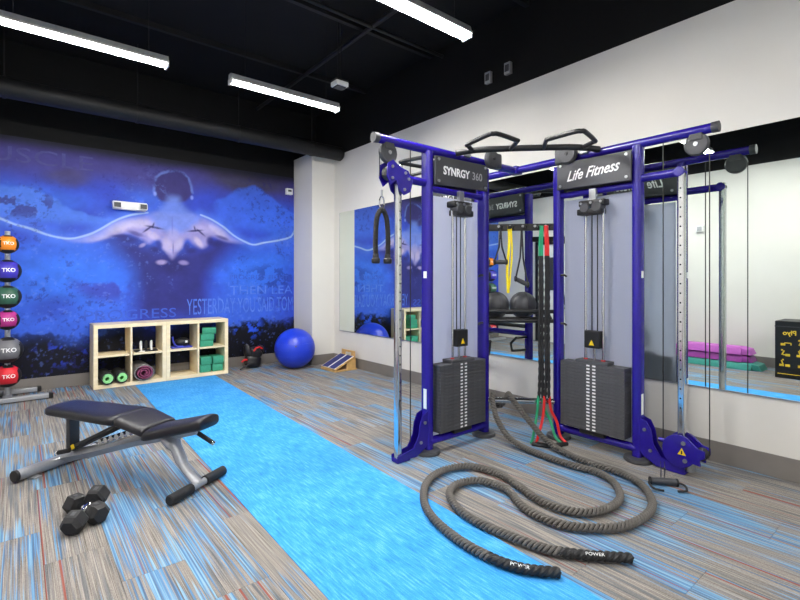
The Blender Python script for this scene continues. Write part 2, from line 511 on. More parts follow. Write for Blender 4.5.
def inside(X, Z, pts):
    c = np.zeros(X.shape, bool); n_ = len(pts)
    for i in range(n_):
        x0, z0 = pts[i]; x1, z1 = pts[i - 1]
        if abs(z1 - z0) < 1e-9: continue
        k = ((z0 > Z) != (z1 > Z)) & (X < (x1 - x0) * (Z - z0) / (z1 - z0) + x0); c ^= k
    return c
def sdist(X, Z, pts):                       # positive inside
    return np.where(inside(X, Z, pts), 1, -1) * seg_dist(X, Z, pts, True)
def smooth_poly(pts, n_=6):
    v = [Vector((a, b, 0)) for a, b in pts]; v = v + v[:1]
    return [(q.x, q.y) for q in catmull(v, n_)[:-1]]

MX0, MX1, MZ0, MZ1 = XL + .005, 3.525, bh, 3.0
nx, nz = 470, 310
gx, gz = np.meshgrid(np.linspace(MX0, MX1, nx), np.linspace(MZ0, MZ1, nz))
def C3(r, g, b): return np.array(lin((r / 255, g / 255, b / 255)))
def lay(img, col, a): return img * (1 - a[..., None]) + np.asarray(col) * a[..., None]
n1 = fbm(gx, gz, 1, .9); n2 = fbm(gx, gz, 2, 2.2); n3 = fbm(gx, gz, 3, 7, 4, .7); n4 = fbm(gx, gz, 4, .55, 3)
wx = gx + .18 * (n2 - .5); wz = gz + .25 * (fbm(gx, gz, 8, 1.6) - .5)
img = np.zeros(gx.shape + (3,)) + C3(50, 76, 206)
img = lay(img, C3(64, 112, 236), sst(.42, .68, n1) * .8)
# bright blue to the left and right of the figure, dim violet above
for cx, cz, rx, rz, a_ in ((.55, 1.35, 1.0, .55, .9), (2.95, 1.45, .8, .55, .85), (.1, 2.3, .8, .25, .7), (3.1, 2.35, .55, .35, .75)):
    dd = np.hypot((wx - cx) / rx, (wz - cz) / rz)
    img = lay(img, C3(58, 122, 246), sst(1.15, .1, dd) * a_)
img = lay(img, C3(74, 66, 142), sst(2.42, 2.75, wz + .22 * (n1 - .5)) * .92)
img = lay(img, C3(80, 70, 92), sst(.95, .3, np.hypot((wx - .45) / .35, (wz - 2.62) / .17)) * .55)
img = lay(img, C3(70, 66, 84), sst(1.1, .4, np.hypot((wx - 2.75) / .8, (wz - 2.85) / .22)) * .8)
# cloud edges upper left / upper right
cl = sst(-.03, .03, (2.42 - .32 * gx + .30 * (n2 - .5)) - gz) * sst(1.25, 1.05, gx) * sst(1.95, 2.1, gz)
img = lay(img, C3(84, 134, 246), cl * .8)
cr_ = sst(-.03, .03, (2.52 + .22 * np.sin((gx - 2.3) * 3.2) + .3 * (n2 - .5)) - gz) * sst(2.15, 2.35, gx) * sst(2.0, 2.2, gz)
img = lay(img, C3(66, 112, 242), cr_ * .8)
# violet cloud left, dark rough patches low
img = lay(img, C3(62, 66, 176), sst(.5, .62, n2) * sst(1.0, .4, np.hypot((wx - .95) / .55, (wz - 1.25) / .3)) * .8)
img = lay(img, C3(46, 52, 170), sst(1.0, .2, np.hypot((wx - .35) / .35, (wz - .95) / .2)) * .5)
grit = sst(.0, .05, n3 - .53)
img = lay(img, C3(44, 40, 120), grit * sst(1.0, .4, np.hypot((gx + .1) / .75, (gz - 2.22) / .24)) * .8)
low = sst(.86, .42, gz + .35 * (n2 - .5) + .25 * (n4 - .5))
img = lay(img, C3(9, 10, 26), low * sst(-.12, .06, n3 - .5 + (low - .6) * .9))
rl = sst(-.05, .08, n3 - .48 + .9 * (sst(.95, .35, gz) - .55)) * sst(2.25, 2.6, gx)
img = lay(img, C3(8, 8, 20), rl)
img = lay(img, C3(40, 90, 235), sst(.02, .07, n3 - .55) * sst(.8, .3, np.hypot((gx - 2.75) / .38, (gz - .62) / .35)) * .9)
img = lay(img, C3(40, 70, 210), sst(.02, .07, n3 - .55) * sst(1.0, .3, np.hypot((gx - .45) / .4, (gz - .42) / .22)) * .8)
img = lay(img, C3(24, 26, 110), grit * sst(1.0, .4, np.hypot((gx - 3.1) / .6, (gz - 1.35) / .3)) * .55)
# the figure
tors = smooth_poly([(.85, 1.87), (1.223, 1.86), (1.38, 1.8), (1.594, 1.75), (1.79, 1.75), (2.063, 1.8), (2.277, 1.92), (2.6, 1.9), (2.36, 1.66), (2.16, 1.394), (2.13, 1.026), (2.035, .74), (1.684, .68), (1.283, .76), (1.22, 1.184), (1.16, 1.5), (1.0, 1.70)])
sd = sdist(gx, gz, tors)
img = lay(img, C3(46, 46, 122), sst(-.16, .16, sd + .06 * (n2 - .5)) * .95 * sst(.55, 1.0, gz))
headp = smooth_poly([(1.454, 2.509), (1.442, 2.618), (1.467, 2.732), (1.53, 2.796), (1.619, 2.837), (1.71, 2.85), (1.816, 2.837), (1.884, 2.775), (1.925, 2.665), (1.938, 2.565), (1.87, 2.46), (1.80, 2.42), (1.58, 2.40), (1.50, 2.43)])
sd = sdist(gx, gz, headp)
img = lay(img, C3(58, 52, 126), sst(-.02, .03, sd))
hair = [(1.44, 2.53), (1.442, 2.618), (1.467, 2.732), (1.53, 2.796), (1.619, 2.837), (1.71, 2.85), (1.816, 2.837), (1.884, 2.775), (1.925, 2.665), (1.94, 2.57)]
hd = seg_dist(gx + .02 * (n3 - .5), gz + .05 * (n3 - .5), hair)
img = lay(img, C3(120, 150, 240), sst(.028, .004, hd) * .6 * sst(.3, .6, n3))
for ex in (1.452, 1.93):
    img = lay(img, C3(150, 170, 250), sst(.03, .01, np.hypot(gx - ex, (gz - 2.50) * .7)) * .8)
back = smooth_poly([(.60, 1.86), (.80, 1.95), (.933, 2.06), (1.105, 2.15), (1.307, 2.2), (1.467, 2.25), (1.684, 2.27), (1.993, 2.26), (2.176, 2.215), (2.351, 2.12), (2.5, 1.995), (2.7, 1.885), (2.41, 1.894), (2.234, 1.95), (2.162, 1.911), (2.148, 1.822), (2.063, 1.774), (1.952, 1.827), (1.87, 1.895), (1.79, 1.805), (1.737, 1.70), (1.671, 1.60), (1.606, 1.69), (1.568, 1.80), (1.48, 1.87), (1.38, 1.81), (1.295, 1.86), (1.14, 1.93), (.956, 1.88), (.80, 1.82), (.68, 1.80)])
sd = sdist(gx, gz, back)
img = lay(img, C3(166, 158, 222), sst(-.03, .05, sd) * .95)
trap = smooth_poly([(1.36, 2.2), (1.50, 2.3), (1.58, 2.42), (1.62, 2.50), (1.76, 2.50), (1.80, 2.42), (1.88, 2.33), (2.06, 2.22), (1.95, 2.06), (1.82, 1.98), (1.69, 1.95), (1.55, 1.98), (1.43, 2.06)])
sd = sdist(gx, gz, trap)
img = lay(img, C3(116, 146, 242), sst(-.05, .08, sd) * .85)
fore = smooth_poly([(.40, 1.85), (.55, 1.845), (.70, 1.89), (.85, 1.97), (.90, 1.90), (.80, 1.83), (.66, 1.79), (.48, 1.80)])
img = lay(img, C3(170, 170, 232), sst(-.02, .03, sdist(gx, gz, fore)) * .8)
for cx, cz, rx, rz in ((1.12, 1.86, .2, .07), (2.28, 1.86, .18, .07), (1.68, 1.50, .3, .16), (1.45, 1.74, .1, .06), (1.92, 1.74, .1, .06)):
    img = lay(img, C3(40, 36, 104), sst(1.1, .2, np.hypot((gx - cx) / rx, (gz - cz) / rz)) * .75)
# muscle forms: soft lighter and darker blobs of the printed picture
for cx, cz, rx, rz, ang, colr, a_ in (
    (1.02, 2.02, .22, .09, .45, (222, 210, 238), .8), (1.26, 2.08, .20, .08, .1, (214, 204, 238), .7), (1.42, 1.93, .12, .06, -.5, (206, 190, 224), .75),
    (2.30, 2.05, .20, .07, -.55, (214, 202, 238), .75), (2.08, 2.06, .18, .07, -.2, (184, 174, 226), .7), (2.02, 1.87, .11, .05, -.9, (214, 196, 226), .85),
    (1.61, 1.80, .09, .13, .35, (204, 190, 226), .8), (1.75, 1.82, .08, .12, -.35, (200, 188, 226), .75), (1.68, 1.95, .10, .12, 0, (184, 180, 234), .6),
    (.78, 1.87, .16, .05, .2, (196, 190, 236), .7), (1.05, 1.90, .14, .03, .1, (44, 38, 110), .75), (1.23, 1.94, .12, .035, -.3, (54, 46, 120), .7),
    (2.36, 1.95, .12, .03, -.3, (50, 44, 122), .7), (2.18, 1.90, .06, .07, .2, (44, 38, 110), .7), (1.50, 1.82, .05, .07, .4, (44, 38, 112), .6), (1.86, 1.80, .05, .07, -.4, (44, 38, 112), .6),
    (1.44, 2.04, .13, .018, -.15, (30, 28, 92), .9), (1.36, 2.01, .09, .016, .7, (30, 28, 92), .85), (1.43, 2.07, .05, .014, 1.3, (30, 28, 92), .8),
    (1.98, 2.03, .13, .018, .15, (30, 28, 92), .9), (2.05, 2.01, .09, .016, -.7, (30, 28, 92), .85), (1.97, 2.06, .05, .014, -1.3, (30, 28, 92), .8),
    (1.67, 2.08, .012, .16, 0, (110, 118, 214), .5), (1.682, 1.76, .012, .1, 0, (90, 84, 160), .6),
    (1.53, 1.565, .085, .042, .1, (176, 160, 212), .9), (1.82, 1.565, .08, .042, -.1, (160, 146, 206), .85), (1.30, 1.79, .06, .03, .6, (176, 164, 218), .7)):
    ca, sa = math.cos(ang), math.sin(ang)
    u_ = ((gx - cx) * ca + (gz - cz) * sa) / rx; v_ = (-(gx - cx) * sa + (gz - cz) * ca) / rz
    q = np.hypot(u_ + .25 * (n3 - .5), v_ + .25 * (n3 - .5))
    img = lay(img, C3(*colr), sst(1.15, .35, q) * a_)
armL = [(q.x, q.y) for q in catmull([Vector((a, b, 0)) for a, b in ((-.95, 2.18), (-.336, 2.072), (-.163, 2.029), (-.028, 1.97), (.111, 1.932), (.303, 1.859), (.504, 1.834), (.692, 1.895), (.822, 1.975), (.99, 2.10), (1.164, 2.185), (1.36, 2.235))], 5)]
armR = [(q.x, q.y) for q in catmull([Vector((a, b, 0)) for a, b in ((2.05, 2.265), (2.205, 2.21), (2.38, 2.11), (2.531, 1.995), (2.701, 1.909), (2.844, 1.87), (3.008, 1.909), (3.227, 1.953), (3.437, 2.013), (3.509, 2.084), (3.575, 2.24))], 5)]
for arm in (armL, armR):
    dst = seg_dist(gx, gz, arm)
    img = lay(img, C3(84, 128, 244), sst(.14, .0, dst) * .6)
    img = lay(img, C3(176, 206, 252), sst(.020, .005, dst + .012 * (n3 - .5)) * .9)
fig = 1 - sst(1.1, .8, np.hypot((gx - 1.68) / .95, (gz - 1.75) / 1.0))
spk = fbm(gx, gz, 12, 26, 3, .7)
img = lay(img, C3(34, 34, 120), sst(.60, .70, spk) * sst(.4, .62, n2) * .5 * fig)
img = lay(img, C3(120, 150, 246), sst(.66, .76, fbm(gx, gz, 13, 22, 3, .7)) * sst(.45, .6, n1) * .25)
# painted-out edge along the top of the print
img = lay(img, C3(15, 14, 22), sst(2.80, 2.99, gz + .04 * (n2 - .5)) * .93)
img = np.clip(img * (.66 + .34 * n3[..., None]), 0, 1)
mb = MB()
verts = np.stack([gx, np.full_like(gx, 0), gz], -1).reshape(-1, 3)
ii = np.arange(nx * nz).reshape(nz, nx)
faces = np.stack([ii[:-1, :-1], ii[:-1, 1:], ii[1:, 1:], ii[1:, :-1]], -1).reshape(-1, 4)
me = bpy.data.meshes.new('wall_mural'); me.from_pydata(verts.tolist(), [], faces.tolist())
ca_ = me.color_attributes.new('print', 'FLOAT_COLOR', 'POINT')
ca_.data.foreach_set('color', np.concatenate([img, np.ones(gx.shape + (1,))], -1).reshape(-1).astype(np.float32))
me.materials.append(W['mural'])
mu = bpy.data.objects.new('wall_mural', me); C.objects.link(mu); mu.location = (0, YB - .006, 0)
sol = mu.modifiers.new('thickness', 'SOLIDIFY'); sol.thickness = .003; sol.offset = -1
tag(mu, 'dark blue mural of a muscular bare back with outstretched arms covering the back wall', 'mural')
ik1 = ink('mural_ink_pale', rgb(64, 102, 208), rgb(94, 130, 222)); ik2 = ink('mural_ink_soft', rgb(50, 80, 186), rgb(60, 96, 202)); ik3 = ink('mural_ink_dim', rgb(66, 62, 128), rgb(76, 78, 144))
def mtext(body, x0, x1, z0, z1, m):
    cu = text_mesh(body, 1.0, extrude=0)
    xs = [v.co.x for v in cu.vertices]; ys = [v.co.y for v in cu.vertices]
    ax, bx_, ay, by = min(xs), max(xs), min(ys), max(ys)
    for v in cu.vertices:
        c = v.co.copy()
        v.co = ((c.x - ax) / (bx_ - ax) * (x1 - x0) + x0, -.0006, (c.y - ay) / (by - ay) * (z1 - z0) + z0)
    cu.materials.clear(); cu.materials.append(m)
    o = bpy.data.objects.new('printed_words', cu); C.objects.link(o); o.parent = mu; return o
mtext('YESTERDAY YOU SAID TOM', 1.86, 3.50, .82, 1.05, ik1)
mtext('THEN LEA', 2.47, 3.50, 1.10, 1.23, ik1)
mtext('PROGRESS FIGHT', 2.47, 3.42, 1.33, 1.40, ik2)
mtext('PROGRESS', .64, 1.72, .80, .93, ik2)
mtext('MUSCLE', -.55, .74, 2.70, 2.88, ik3)

# ------------------------------------------------------------------ mirror along the right wall
mi = thing('wall_mirror', 'long frameless wall mirror behind the blue cable machine', 'mirror', (XR, 6.3, 1.455))
ph, z0 = 1.845, 0.0
y = 0.0; pw_ = 1.46
pane = None
while 6.3 - y > YF + .3:
    if pane is None:
        pane = MB().box((-.004, -pw_ / 2, 0), (.006, pw_ - .0016, ph)).build('mirror_pane', 'mirror', mi, smooth=0); o = pane
    else: o = copy_child(pane, mi)
    o.location = (0, -y, 0); y += pw_
MB().box((-.006, -y / 2, -ph / 2 - .004), (.011, y, .008)).build('mirror_channel', 'steel', mi, smooth=0)
MB().box((-.0045, .003, 0), (.008, .006, ph), bev=.001).build('mirror_edge', 'steel', mi, smooth=0)

# ------------------------------------------------------------------ lights
def fixture(x0, y, z, label, L=1.2):
    t = thing('strip_light', label, 'light', (x0 + L / 2, y, z), 0, 'fluorescent strip lights under the black ceiling')
    b = MB().prism([(-.045, 0), (.045, 0), (.03, .055), (-.03, .055)], (0, 0, .03), (0, 1, 0), (0, 0, 1), L, .003)
    b.build('housing', 'silver', t, smooth=0)
    for s in (-1, 1): MB().prism([(s * .045, .034), (s * .058, .0135), (s * .061, .0135), (s * .048, .036)][::s], (0, 0, 0), (0, 1, 0), (0, 0, 1), L - .02).build('added_cutoff_wing', 'white', t, smooth=0)  # side wings added to hold tube light off the upper walls
    for s in (-1, 1):
        MB().cyl((-L / 2 + .02, s * .026, .018), (L / 2 - .02, s * .026, .018), .017, 14).build('fluorescent_tube', 'tube', t)
        MB().box((s * (L / 2 - .008), 0, .015), (.016, .1, .05), bev=.004).build('lamp_holder', 'white', t, smooth=0)
        MB().cyl((s * (L / 2 - .15), 0, .08), (s * (L / 2 - .15), 0, ZC - z), .003, 6).build('hanger_wire', 'black_steel', t)
    return t
fixture(-.18, 4.47, 3.19, 'lit strip light hanging furthest left under the black ceiling')
fixture(1.56, 4.47, 3.20, 'lit strip light hanging between the hanging sensor and the left strip light')
fixture(1.50, 2.47, 3.19, 'lit strip light cut by the top edge, nearest the cable machine')
fixture(-.18, 2.47, 3.20, 'lit strip light outside the picture above the bench')
fixture(-.18, .47, 3.20, 'lit strip light outside the picture above the camera side')
fixture(1.56, -1.53, 3.20, 'lit strip light at the far end behind the camera')

sn = thing('hanging_sensor', 'small white sensor box hanging on thin rods from the black ceiling', 'sensor', (2.69, 4.32, 3.40))
MB().box((0, 0, .03), (.15, .13, .05), bev=.01).build('sensor_body', 'white', sn, smooth=0)
MB().box((0, 0, .0), (.11, .09, .014), bev=.004).build('sensor_lens', 'dgrey', sn, smooth=0)
MB().box((0, 0, .065), (.15, .12, .02), bev=.004).build('mounting_plate', 'black', sn, smooth=0)
for s in (-1, 1): MB().cyl((s * .02, 0, .07), (s * .02, 0, ZC - 3.40), .005, 8).build('rod', 'black_steel', sn)
for i, (yy, zz) in enumerate(((3.28, 3.49), (3.02, 3.50))):
    b = thing('wall_socket_box', ('small grey electrical box on the black upper wall, nearer the mural', 'small grey electrical box on the black upper wall, further from the mural')[i], 'electrical box', (XR, yy, zz), 0, 'electrical boxes above the white wall')
    MB().box((-.02, 0, 0), (.04, .075, .12), bev=.004).build('box_body', 'silver', b, smooth=0)
    MB().box((-.042, 0, 0), (.006, .05, .07), bev=.002).build('box_cover', 'dgrey', b, smooth=0)
# emergency light on the mural
e = thing('emergency_light', 'white twin-head emergency light mounted on the mural', 'emergency light', (1.14, YB - .01, 2.29))
MB().prism([(-.19, -.05), (.19, -.05), (.2, .055), (-.2, .055)], (0, -.045, 0), (1, 0, 0), (0, 0, 1), .09, .012).build('light_body', 'white', e)
for s in (-1, 1):
    lh = MB().box((s * .15, -.10, .0), (.1, .05, .085), bev=.014).build('lamp_head', 'white', e)
    MB().box((s * .15, -.127, .0), (.078, .006, .062), bev=.002).build('lens', 'dgrey', lh, smooth=0)
e = thing('wall_alarm', 'small white alarm box on the mural edge beside the column', 'alarm', (3.42, YB - .01, 2.76))
MB().box((0, -.03, 0), (.11, .06, .1), bev=.008).build('alarm_body', 'white', e, smooth=0)
MB().box((0, -.062, .01), (.06, .006, .03), bev=.002).build('alarm_lens', 'dgrey', e, smooth=0)
e = thing('wall_speaker', 'small white box high on the left wall, seen in the mirror', 'speaker', (XL, 2.85, 2.17))
MB().box((.03, 0, 0), (.06, .1, .1), bev=.008).build('speaker_case', 'white', e, smooth=0)
MB().box((.062, 0, 0), (.005, .07, .07), bev=.002).build('grille', 'silver', e, smooth=0)

# ------------------------------------------------------------------ cable machine
J = Vector((3.51, 2.63, 0))
mc = thing('cable_machine', 'tall indigo blue dual cable machine with two weight stacks and pull-up grips', 'cable machine', J)
def tower_frame(d, tdir):
    d = Vector((d[0], d[1], 0)); tdir = Vector((tdir[0], tdir[1], 0))
    return lambda s, t, z: d * s + tdir * t + Vector((0, 0, z))
SI, SO, SR, SE = .44, 1.09, 1.38, 1.60
def rrect(hx, hy, r, k=4):
    out = []
    for cx, cy, a0 in ((hx - r, hy - r, 0), (-hx + r, hy - r, 90), (-hx + r, -hy + r, 180), (hx - r, -hy + r, 270)):
        for i in range(k + 1):
            a = math.radians(a0 + 90 * i / k); out.append((cx + r * math.cos(a), cy + r * math.sin(a)))
    return out
def vpost(b, T, s, t, z0, z1, hs, ht, r=.025):
    prof = rrect(hs, ht, r); n_ = len(prof); vs = []
    for z in (z0, z1): vs += [T(s + a, t + c, z) for a, c in prof]
    fs = [tuple(range(n_))[::-1], tuple(range(n_, 2 * n_))] + [(i, (i + 1) % n_, n_ + (i + 1) % n_, n_ + i) for i in range(n_)]
    b.add(vs, fs); return b
def tube_st(b, T, pts, r, seg=14): return b.tube([T(*p) for p in pts], r, seg)

def bolt(T, s, t, z, r=.012, side=1, parent=mc, m='steel'):
    return MB().cyl(T(s, t, z), T(s, t + .008 * side, z), r, 10).build('bolt', m, parent)

def disc_st(T, s, t, z, r, th, m, name, parent=mc, bev=.008):
    return MB().cyl(T(s, t - th / 2, z), T(s, t + th / 2, z), r, 28, bev=bev).build(name, m, parent)

def outer_parts(T, u, tv, P, carriage_z, big):
    # outer upright rail with its top arm and bottom foot
    P(vpost(MB(), T, SR, 0, .03, 2.09, .022, .026, .012), 'guide_rail', 'chrome')
    for k in range(24): P(MB().cyl(T(SR, .0255, .45 + k * .065), T(SR, .0266, .45 + k * .065), .006, 8), 'rail_hole', 'black', smooth=0)
    P(tube_st(MB(), T, [(SO, 0, 2.06), (SR - .02, 0, 2.06)], .03, 16), 'top_arm', 'blue')
    P(MB().cyl(T(SR - .012, -.03, 2.06), T(SR - .012, .03, 2.06), .036, 20, bev=.006), 'arm_collar', 'blue')
    for tt in (-.034, .034):
        ft = MB().prism([(SO + .02, .33), (SO + .075, .31), (SO + .105, .25), (SO + .12, .16), (SO + .17, .08), (SR + .03, .055), (SR + .03, .02), (SO + .14, .012), (SO + .05, .06), (SO + .02, .1)],
                        T(0, tt, 0), u, (0, 0, 1), .008, .002)
        ft = P(ft, 'foot_bracket', 'blue', smooth=0)
        for bs, bz in ((SO + .06, .25), (SO + .1, .11)):
            bolt(T, bs, tt + math.copysign(.004, tt), bz, .012, 1 if tt > 0 else -1, ft)
    P(MB().box(T(SR - .03, 0, .018), tuple(abs(c) for c in (u * .12 + tv * .075)) [:2] + (.03,), bev=.006), 'foot_plate', 'blue', smooth=0)
    # outer pulley under the end of the top beam
    disc_st(T, SE - .13, .0, 2.225, .075, .04, 'dgrey', 'pulley_cover')
    bolt(T, SE - .13, .021, 2.225, .014, 1)
    P(MB().box(T(SE - .13, 0, 2.275), tuple(abs(c) for c in (u * .08 + tv * .05))[:2] + (.05,), bev=.006), 'pulley_bracket', 'dgrey', smooth=0)
    # cables
    P(MB().cyl(T(SR - .12, .0, .12), T(SR - .12, .0, 2.28), .004, 8), 'cable', 'black')
    P(MB().cyl(T(SE - .055, .0, carriage_z), T(SE - .055, .0, 2.225), .0035, 8), 'cable', 'black')
    # sliding carriage
    cz = carriage_z
    if not big:
        for tt in (-.045, .045):
            pl2 = MB().prism([(SR - .10, cz - .02), (SR - .08, cz - .09), (SR - .02, cz - .12), (SR + .03, cz - .08), (SR + .05, cz - .02), (SR + .10, cz - .06), (SR + .135, cz), (SR + .13, cz + .09), (SR + .08, cz + .12), (SR + .02, cz + .08), (SR - .06, cz + .06)],
                             T(0, tt, 0), u, (0, 0, 1), .012, .003)
            pl2 = P(pl2, 'carriage_plate', 'blue', smooth=0)
            for bs, bz in ((SR - .06, cz), (SR - .02, cz - .08), (SR + .09, cz + .07), (SR + .09, cz - .01), (SR - .03, cz + .04)):
                bolt(T, bs, tt + math.copysign(.006, tt), cz + (bz - cz), .011, 1 if tt > 0 else -1, pl2)
        disc_st(T, SR + .085, 0, cz + .03, .05, .05, 'black', 'carriage_pulley')
        disc_st(T, SR - .05, 0, cz - .01, .05, .06, 'blue', 'carriage_hub')
        P(MB().cyl(T(SR - .09, .0, cz + .01), T(SR - .155, .0, cz + .01), .014, 12, bev=.003), 'release_knob', 'black')
        P(MB().box(T(SR, .03, cz + .07), (.03, .02, .06), bev=.004), 'release_pin', 'chrome', smooth=0)
    else:
        for tt in (-.05, .05):
            pl2 = MB()
            pts = [(SR + .10 * math.cos(a) * 1.05, cz + .11 * math.sin(a)) for a in [math.radians(q) for q in range(40, 330, 15)]]
            pts += [(SR + .13, cz - .07), (SR + .125, cz - .03), (SR + .155, cz - .01), (SR + .155, cz + .035), (SR + .11, cz + .045)]
            pl2.prism(pts, T(0, tt, 0), u, (0, 0, 1), .02, .005)
            pl2 = P(pl2, 'carriage_plate', 'blue', smooth=.9)
            for bs, bz in ((SR + .03, cz + .06), (SR + .04, cz - .055)):
                bolt(T, bs, tt + math.copysign(.01, tt), bz, .014, 1 if tt > 0 else -1, pl2)
        w = MB().prism([(-.026, -.02), (.026, -.02), (0, .026)], T(SR + .02, .0615, cz), u, (0, 0, 1), .002)
        ws = P(w, 'warning_sticker', 'yellow', smooth=0)
        MB().prism([(-.004, -.012), (.004, -.012), (.004, .01), (-.004, .01)], T(SR + .02, .0628, cz - .002), u, (0, 0, 1), .001).build('warning_mark', 'black', ws, smooth=0)
        disc_st(T, SR + .12, 0, cz, .04, .06, 'black', 'carriage_pulley')
        P(MB().cyl(T(SR - .10, 0, cz + .03), T(SR - .15, 0, cz + .03), .016, 12, bev=.003), 'release_knob', 'blue')
        P(MB().cyl(T(SR + .05, 0, .03), T(SR + .05, 0, .11), .025, 14), 'rail_socket', 'steel')

def tower(d, tdir, word, full=True, carriage_z=None, big=False):
    T = tower_frame(d, tdir)
    P = lambda b, name, m, parent=mc, **k: b.build(name, m, parent, **k)
    u = T(1, 0, 0) - T(0, 0, 0); tv = T(0, 1, 0) - T(0, 0, 0)
    for s_ in (SI, SO):
        P(vpost(MB(), T, s_, 0, .03, 2.30 if s_ == SO else 2.26, .034, .045), 'post', 'blue')
        # oval foot pad
        f = MB(); prof = []
        f.lathe([(.095, 0), (.10, .008), (.095, .028), (.05, .036)], T(s_, 0, .0), seg=32)
        P(f, 'foot_pad', 'dgrey')
    P(tube_st(MB(), T, [(.0, 0, 2.315), ((SE if full else SO + .06) - .03, 0, 2.315)], .033, 20), 'top_beam', 'blue')
    P(tube_st(MB(), T, [((SE if full else SO + .06) - .04, 0, 2.315), (SE if full else SO + .06, 0, 2.315)], .036, 20), 'end_cap', 'dgrey' if full else 'steel')
    P(tube_st(MB(), T, [(SI, 0, 2.02), (SO, 0, 2.02)], .026, 16), 'cross_beam', 'blue')
    # header signs on both sides
    for side in (1, -1):
        sg = MB().prism([(SI + .028, 2.06), (SO - .02, 2.045), (SO - .02, 2.265), (SI + .028, 2.275)],
                        T(0, .062 * side, 0), u, (0, 0, 1), .014, .004)
        sg = P(sg, 'header_sign', 'sign', smooth=0)
        rt = (u if (u.cross(Vector((0, 0, 1)))).dot(tv) * side > 0 else -u)
        sc = (SI + SO) / 2
        o = T(sc, .0705 * side, 2.16)
        if word == 'SYNRGY360':
            text('sign_lettering', 'SYNRGY', .088, 'print_white', o - rt * .075, rt, (0, 0, 1), sg, sx=.88, bold=.0022)
            text('sign_lettering', '360', .088, 'print_grey', o + rt * .165, rt, (0, 0, 1), sg, sx=.95)
        else:
            tx = text('sign_lettering', 'Life Fitness', .115, 'print_white', o, rt + Vector((0, 0, .05)), (0, 0, 1), sg, sx=.82, shear=.42, bold=.0016)
        for bs, bz in ((SI + .06, 2.25), (SO - .055, 2.24), (SI + .06, 2.085), (SO - .055, 2.075)):
            bolt(T, bs, .069 * side, bz, .011, side, sg)
    if full: outer_parts(T, u, tv, P, carriage_z, big)
    # inner pulley cap above the inner post
    if full:
        si = SI - .02 if not big else SI + .13
        disc_st(T, si, .075, 2.335, .08, .05, 'dgrey', 'pulley_cover', bev=.012)
        bolt(T, si, .101, 2.335, .012, 1, m='black')
        P(MB().box(T(si - .055, .075, 2.33), tuple(abs(c) for c in (u * .11 + tv * .046))[:2] + (.13,), bev=.02), 'pulley_shroud', 'dgrey')
        P(MB().box(T(SI + .25, .03, 2.335), tuple(abs(c) for c in (u * .07 + tv * .05))[:2] + (.03,), bev=.005), 'cable_clamp', 'steel', smooth=0)
    # post stickers
    if full:
        for sz, hh in ((1.36, .05), (.42, .15)):
            P(MB().box(T(SO + .0345, .012, sz), tuple(abs(c) for c in (u * .001 + tv * .034))[:2] + (hh,)), 'post_sticker', 'print_white', smooth=0)
        for sz in (1.36, .96):
            for ss in (SI + .034,):
                P(MB().tube([T(ss, .02, sz), T(ss + .035, .02, sz), T(ss + .05, .02, sz - .012)], .009, 8), 'panel_knob', 'black')
        # frosted shroud
        P(MB().box(T((SI + SO) / 2, -.04, 1.03), tuple(abs(c) for c in (u * (SO - SI - .07) + tv * .006))[:2] + (1.90,), bev=.001), 'shroud_panel', 'shroud', smooth=0)
        P(tube_st(MB(), T, [(SI, 0.02, .095), (SO, 0.02, .095)], .03, 16), 'base_beam', 'blue')
        # weight stack
        sc = (SI + SO) / 2; n_pl = 20; hp = .026; zb = .135
        key = 'A' if abs(u.x) > .5 else 'B'
        sz = tuple(abs(c) for c in (u * .52 + tv * .115))[:2]
        P(MB().box(T(sc, .02, .13), tuple(abs(c) for c in (u * .2 + tv * .1))[:2] + (.03,), bev=.004), 'stack_base', 'black', smooth=0)
        first = None
        for k in range(n_pl):
            zc = .147 + hp * (k + .5)
            if first is None:
                first = P(MB().box((0, 0, 0), sz + (hp - .0012,), bev=.0016), 'weight_plate', 'plate', smooth=0); pl3 = first
                lbs = [P(MB().box(tv * .0582 + u * off, tuple(abs(q) for q in (u * .026 + tv * .001))[:2] + (.0125,)), 'plate_label', 'print_white', pl3, smooth=0) for off in (-.022, .026)]
            else:
                pl3 = first.copy(); C.objects.link(pl3); pl3.parent = mc
                for lbo in lbs: copy_child(lbo, pl3)
            pl3.location = T(sc, .02, zc)
        ztop = .147 + hp * n_pl
        P(MB().box(T(sc, .02, ztop + .014), tuple(abs(c) for c in (u * .26 + tv * .11))[:2] + (.026,), bev=.004), 'top_plate', 'plate', smooth=0)
        for s in (-1, 1):
            P(MB().cyl(T(sc + s * .072, .02, ztop), T(sc + s * .072, .02, 1.93), .011, 12), 'guide_rod', 'chrome')
            P(MB().cyl(T(sc + s * .072, .02, ztop + .026), T(sc + s * .072, .02, ztop + .036), .0155, 12), 'rod_bushing', 'cord_red')
        P(MB().cyl(T(sc, .02, ztop + .02), T(sc, .02, ztop + .12), .012, 12), 'selector_stem', 'chrome')
        hb = P(MB().box(T(sc, .03, ztop + .19), tuple(abs(c) for c in (u * .125 + tv * .07))[:2] + (.135,), bev=.008), 'stack_head', 'black', smooth=0)
        w = MB().prism([(-.022, -.02), (.022, -.02), (0, .024)], T(sc, .0665, ztop + .165), u, (0, 0, 1), .002).build('warning_sticker', 'yellow', hb, smooth=0)
        for s in (-.02, .025):
            P(MB().cyl(T(sc + s, .02, ztop + .25), T(sc + s, .02, 1.86), .0045, 8), 'cable', 'black')
        # head pulleys
        P(MB().box(T(sc + .0, .04, 1.985), tuple(abs(c) for c in (u * .055 + tv * .03))[:2] + (.09,), bev=.003), 'pulley_hanger', 'steel', smooth=0)
        pb = MB().box(T(sc, .03, 1.92), tuple(abs(c) for c in (u * .21 + tv * .09))[:2] + (.05,), bev=.012)
